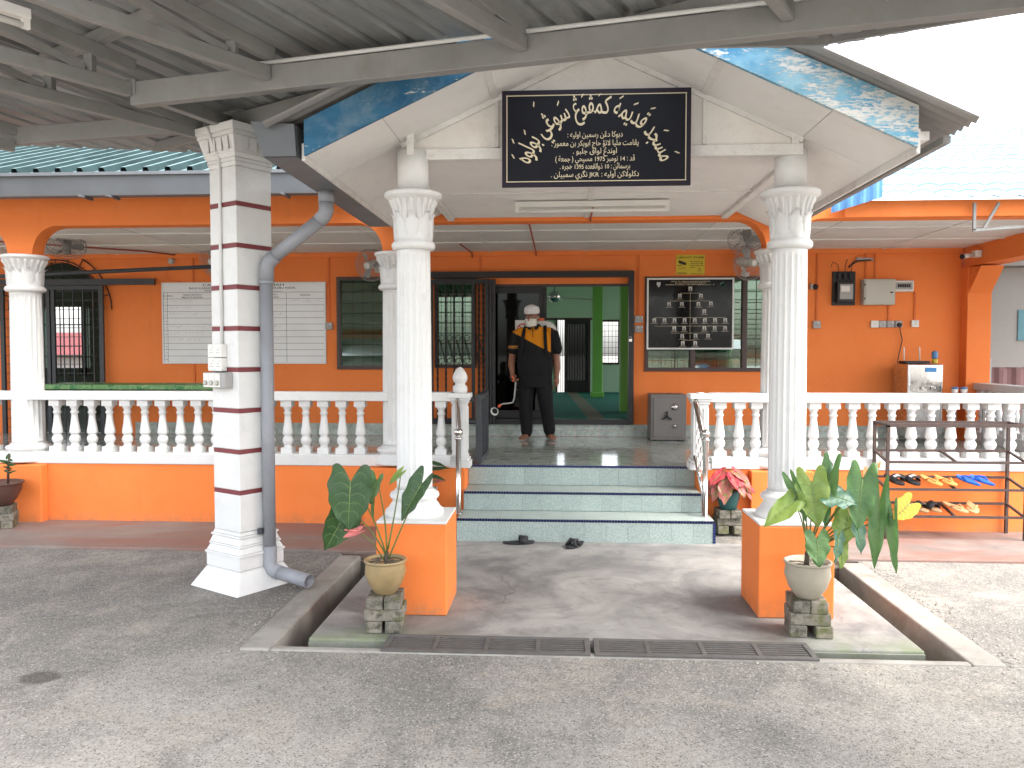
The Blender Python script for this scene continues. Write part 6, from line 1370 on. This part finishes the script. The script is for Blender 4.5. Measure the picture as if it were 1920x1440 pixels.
# arms: his right arm (viewer's left) bent a little to hold the lance, the other hanging
RA_ = [(-.205, .01, 1.285), (-.245, .02, 1.14), (-.275, .03, 1.02), (-.285, -.02, .90), (-.265, -.075, .80)]
LA_ = [(.205, .01, 1.285), (.235, .03, 1.14), (.250, .04, 1.00), (.262, .02, .86), (.262, -.005, .765)]
for A in (RA_, LA_): bd.limb(A, [.060, .054, .047, .042, .030], 14)
def hand(wrist, d, palm_n, curl, thumb_side):
    """five fingers; d = hand direction, palm_n = palm normal, thumb_side = lateral direction of the thumb"""
    w_ = Vector(wrist); d = Vector(d).normalized(); n = Vector(palm_n); n = (n-d*n.dot(d)).normalized(); s = d.cross(n); s = s if s.dot(Vector(thumb_side)) > 0 else -s
    bd.limb([w_-d*.01, w_+d*.035, w_+d*.08], [(.026, .026), (.034, .034), (.034, .034)], 10)
    for i, (o_, ln) in enumerate(((.027, .072), (.009, .080), (-.010, .074), (-.027, .058))):
        p = w_+d*.085+s*o_; pts = [p-d*.02]; ang = 0; 
        for k in range(3):
            pts.append(p); ang += curl; p = p+(d*math.cos(ang)+n*math.sin(ang))*ln*(.42, .32, .26)[k]
        pts.append(p); bd.limb(pts, [.0095, .0095, .009, .0085, .0075], 8)
    t0 = w_+d*.025+s*.026; t1 = t0+(d*.55+s*.6+n*.35).normalized()*.04; t2 = t1+(d*.8+n*.55).normalized()*.032; bd.limb([t0-s*.01, t0, t1, t2], [.012, .012, .0105, .009], 8)
hand((-.265, -.075, .80), (.18, -.45, -.85), (.75, .3, .2), R(48), (0, -1, .2)); hand((.262, -.005, .765), (.0, -.1, -1), (-1, -.1, 0), R(22), (0, -1, 0))
# legs and bare feet
bd.limb([(-.085, .02, .82), (-.095, .0, .46), (-.10, .03, .10)], [.08, .058, .040], 12); bd.limb([(.085, .02, .82), (.125, .02, .46), (.165, .06, .12)], [.08, .058, .040], 12)
def foot(x, y, rz, z=.0):
    Mf = Matrix.Translation((x, y, z)) @ Matrix.Rotation(R(rz), 4, 'Z'); f = MB(); f.limb([(0, .055, .032), (0, .0, .045), (0, -.07, .035), (0, -.13, .022)], [(.034, .030), (.036, .036), (.043, .028), (.046, .019)], 12); f.limb([(0, .02, .05), (0, .02, .14)], [.036, .036], 10)
    for i in range(5): f.limb([(-.034+.017*i, -.135, .016), (-.036+.018*i, -.165+.006*abs(i-1), .013)], [.011 if i else .013, .009], 8)
    f.xform(Mf); bd.add(f.v, f.f, True)
foot(-.105, .03, -16); foot(.17, .075, 24)
o = remesh(bd.xform(MP).build('body', SKIN, man), .0055, 3)
# eyes and brows
for s in (-1, 1):
    MB().ell((s*.031, -.093, .028), .011, .006, .0065, 10, 6).xform(MP @ HM).build('eye', PLASTICW, man); MB().ell((s*.031, -.098, .028), .005, .003, .005, 8, 6).xform(MP @ HM).build('iris', HAIR, man)
    MB().bar((s*.016, -.098, .046), (s*.048, -.090, .047), .006, .006).xform(MP @ HM).build('eyebrow', HAIR, man)
hr = MB(); hr.ell((0, .012, .045), .084, .098, .098, 20, 12); hr.v = [(x, y, z) if (y > -.02-.3*(z-.05) or z > .10) else (x, y+.025, z) for x, y, z in hr.v]; hr.xform(MP @ HM).build('hair', HAIR, man)
cap_ = MB(); cap_.lathe([(.0895, .062), (.0905, .075), (.088, .115), (.080, .140), (.055, .158), (.025, .168), (.004, .175)], 28, (0, .006, 0), lambda a, z: 1+.10*abs(math.sin(a))); cap_.xform(MP @ HM).build('cap', CLOTHW, man)
mk = MB(); pts = []; nu, nv = 13, 7
for j in range(nv):
    for i in range(nu):
        a = R(-78+156*i/(nu-1)); z = .012-.105*j/(nv-1); bul = .020*math.sin(math.pi*(j+.6)/(nv+.2))*math.cos(a); pts.append(((.076-.008*j/nv)*math.sin(a), -.018-(.088-.006*j/nv)*math.cos(a)-bul, z-.012*abs(math.sin(a))*(1 if j == 0 else -1)))
mk.add(pts, [(j*nu+i, j*nu+i+1, (j+1)*nu+i+1, (j+1)*nu+i) for j in range(nv-1) for i in range(nu-1)], True); MASKM = paint('pale_face_mask', (.66, .65, .58), .8, .05, 12); o = mk.xform(MP @ HM).build('face_mask', MASKM, man); so = o.modifiers.new('t', 'SOLIDIFY'); so.thickness = .003
for s in (-1, 1): MB().tube([MP @ HM @ Vector(p) for p in ((s*.074, -.036, 0), (s*.084, -.005, .018), (s*.085, .02, .022))], .0016, 5).build('mask_loop', CLOTHW, man)
# polo shirt: orange upper chest split by a diagonal, black below
def mk_polo():
    t = NT('black_and_orange_polo'); Mi = MP.inverted(); tc = t.n('ShaderNodeMapping', vector_type='POINT'); tc.inputs['Location'].default_value = Mi.to_translation(); tc.inputs['Rotation'].default_value = Mi.to_euler(); t.l(t.pos, tc.inputs['Vector']); X, Y_, Z_ = t.xyz(tc.outputs[0])
    lim = t.math('ADD', t.math('MULTIPLY', X, -.52), 1.155); up = t.ramp(t.math('SUBTRACT', Z_, lim), -.002, .002); sl_ = t.ramp(t.math('ABSOLUTE', X), .192, .196, 1, 0)
    slt = t.math('MULTIPLY', up, t.math('MAXIMUM', sl_, t.math('MULTIPLY', t.ramp(Z_, 1.235, 1.24), t.ramp(X, .0, -.01))))
    c = t.mix(slt, (.012, .012, .013), (.62, .22, .012))
    bnd = t.ramp(t.math('ABSOLUTE', t.math('SUBTRACT', Z_, 1.125)), .004, .006, 1, 0); b2 = t.ramp(t.math('ABSOLUTE', t.math('SUBTRACT', Z_, 1.105)), .003, .005, 1, 0); out_ = t.ramp(X, -.20, -.205)
    c = t.mix(t.math('MULTIPLY', out_, t.math('MAXIMUM', bnd, b2)), c, (.62, .26, .05))
    f = t.noise(14, 4, .6, vec=t.scalev(1, 1, .5)); t.bump(f, .5, .03); return t.fin(c, .85, 0, .2)
sh = MB(); n = 26
def tr(z, rx, ry, y=0, x=0): return [(x+rx*math.copysign(abs(math.cos(2*math.pi*k/n))**.85, math.cos(2*math.pi*k/n)), y+ry*math.copysign(abs(math.sin(2*math.pi*k/n))**.9, math.sin(2*math.pi*k/n)), z) for k in range(n)]
sh.rings([tr(.765, .205, .150, -.005), tr(.80, .212, .158, -.01), tr(.90, .218, .168, -.018), tr(1.0, .214, .165, -.018), tr(1.10, .205, .152, -.008), tr(1.20, .200, .138, .004), tr(1.27, .190, .118, .01), tr(1.32, .150, .098, .012), tr(1.355, .095, .078, .008, -.008), tr(1.372, .070, .068, .0, -.014)])
sh.limb([(-.16, .01, 1.29), (-.212, .012, 1.265), (-.247, .022, 1.15), (-.262, .026, 1.085)], [.07, .078, .078, .076], 16); sh.limb([(.16, .01, 1.29), (.212, .012, 1.265), (.240, .03, 1.15), (.252, .036, 1.085)], [.07, .078, .078, .076], 16)
remesh(sh.xform(MP).build('polo_shirt', mk_polo(), man), .008, 5)
cl = MB(); n = 24; cl.add([(-.018+(.068+q*.022)*math.cos(2*math.pi*k/n), -.002+(.066+q*.026)*math.sin(2*math.pi*k/n)-.004*q, 1.392-.028*q-.03*max(0, -math.sin(2*math.pi*k/n))*(.5+q)) for q in (0, 1) for k in range(n)], [(k, (k+1) % n, n+(k+1) % n, n+k) for k in range(n) if k not in (17, 18)], True); o = cl.xform(MP).build('collar', CLOTHB, man); so = o.modifiers.new('t', 'SOLIDIFY'); so.thickness = .004
MB().tube([MP @ Vector(p) for p in ((-.02, -.085, 1.345), (-.018, -.115, 1.29), (-.016, -.138, 1.235))], .004, 6).build('placket', CLOTHB, man)
# trousers
tr_ = MB(); tr_.rings([tr(.63, .195, .140, 0), tr(.72, .208, .152, -.005), tr(.82, .205, .150, -.005), tr(.87, .19, .14, 0)])
tr_.limb([(-.10, .0, .74), (-.105, .0, .60), (-.112, .0, .42), (-.108, .03, .20), (-.105, .035, .085)], [(.105, .12), (.102, .112), (.086, .092), (.075, .08), (.072, .078)], 18); tr_.limb([(.10, .0, .74), (.112, .0, .60), (.135, .01, .42), (.160, .055, .20), (.170, .07, .095)], [(.105, .12), (.102, .112), (.086, .092), (.075, .08), (.072, .078)], 18)
remesh(tr_.xform(MP).build('trousers', CLOTHB, man), .008, 5)
# knapsack sprayer on his back, straps, hose and lance
kn = thing('knapsack_sprayer', 'white knapsack sprayer on the man with straps, hose and lance', 'sprayer', (PX+.05, PY+.22, PZ+.85))
tk = MB(); n = 24
def rr(z, rx, ry, x=.07, y=.235): return [(x+rx*math.copysign(abs(math.cos(2*math.pi*k/n))**.5, math.cos(2*math.pi*k/n)), y+ry*math.copysign(abs(math.sin(2*math.pi*k/n))**.5, math.sin(2*math.pi*k/n)), z) for k in range(n)]
tk.rings([rr(.92, .15, .085), rr(.95, .175, .10), rr(1.25, .178, .10), rr(1.36, .165, .095), rr(1.42, .12, .08), rr(1.44, .07, .06)]); tk.xform(MP).build('tank', TANK, kn); MB().lathe([(.05, 1.44), (.05, 1.465), (.04, 1.475)], 20, (.04, .235, 0)).xform(MP).build('filler_cap', ORNPLAST, kn)
for s in (-1, 1):
    sp_ = [(s*.105, .16, 1.36), (s*.115, .05, 1.372), (s*.125, -.07, 1.315), (s*.135, -.142, 1.22), (s*.145, -.160, 1.08), (s*.18, -.13, .98), (s*.215, .02, .95), (s*.19, .16, .98)]
    sm_ = MB()
    for p, q in zip(sp_[:-1], sp_[1:]): sm_.bar(Vector(p), Vector(q)+(Vector(q)-Vector(p)).normalized()*.008, .040, .010, (0, -.8, .6))
    sm_.xform(MP).build('strap', CLOTHB, kn)
gx, gy, gz = -.245, -.125, .725
MB().tube([MP @ Vector(p) for p in ((-.268, -.185, .735), (gx, gy, gz), (-.20, -.05, .725))], .014, 10).build('trigger_grip', BLACKP, kn); MB().tube([MP @ Vector(p) for p in ((-.255, -.155, .775), (-.245, -.165, .70))], .010, 8).build('trigger', ORNPLAST, kn)
MB().tube([MP @ Vector(p) for p in ((-.22, -.13, .70), (-.225, -.15, .60), (-.235, -.16, .50), (-.25, -.165, .455), (-.30, -.18, .445), (-.36, -.20, .44), (-.40, -.21, .425))], .0095, 10).build('lance', PLASTICG, kn)
MB().tube([MP @ Vector(p) for p in ((-.395, -.21, .43), (-.415, -.215, .40))], .017, 10).build('nozzle_joint', ORNPLAST, kn)
dn = Vector((-.25, -.85, -.25)).normalized(); c0 = MP @ Vector((-.455, -.23, .355)); Rn = Matrix.Translation(c0) @ (MP.to_3x3() @ dn).to_track_quat('Z', 'Y').to_matrix().to_4x4(); MB().lathe([(.020, -.05), (.028, -.02), (.048, .01), (.052, .016), (.046, .018), (.030, -.005), (.012, -.012)], 24).xform(Rn).build('spray_head', PLASTICW, kn); MB().lathe([(.034, .002), (.034, .004)], 20).xform(Rn).build('spray_face', BLACKP, kn); MB().tube([MP @ Vector((-.412, -.214, .402)), MP @ Vector((-.445, -.20, .37))], .012, 8).build('head_pipe', BLACKP, kn)
MB().tube([MP @ Vector(p) for p in ((-.20, -.05, .725), (-.24, .08, .60), (-.20, .2, .58), (-.02, .26, .80), (.0, .25, .93))], .008, 8).build('hose', BLACKP, kn)
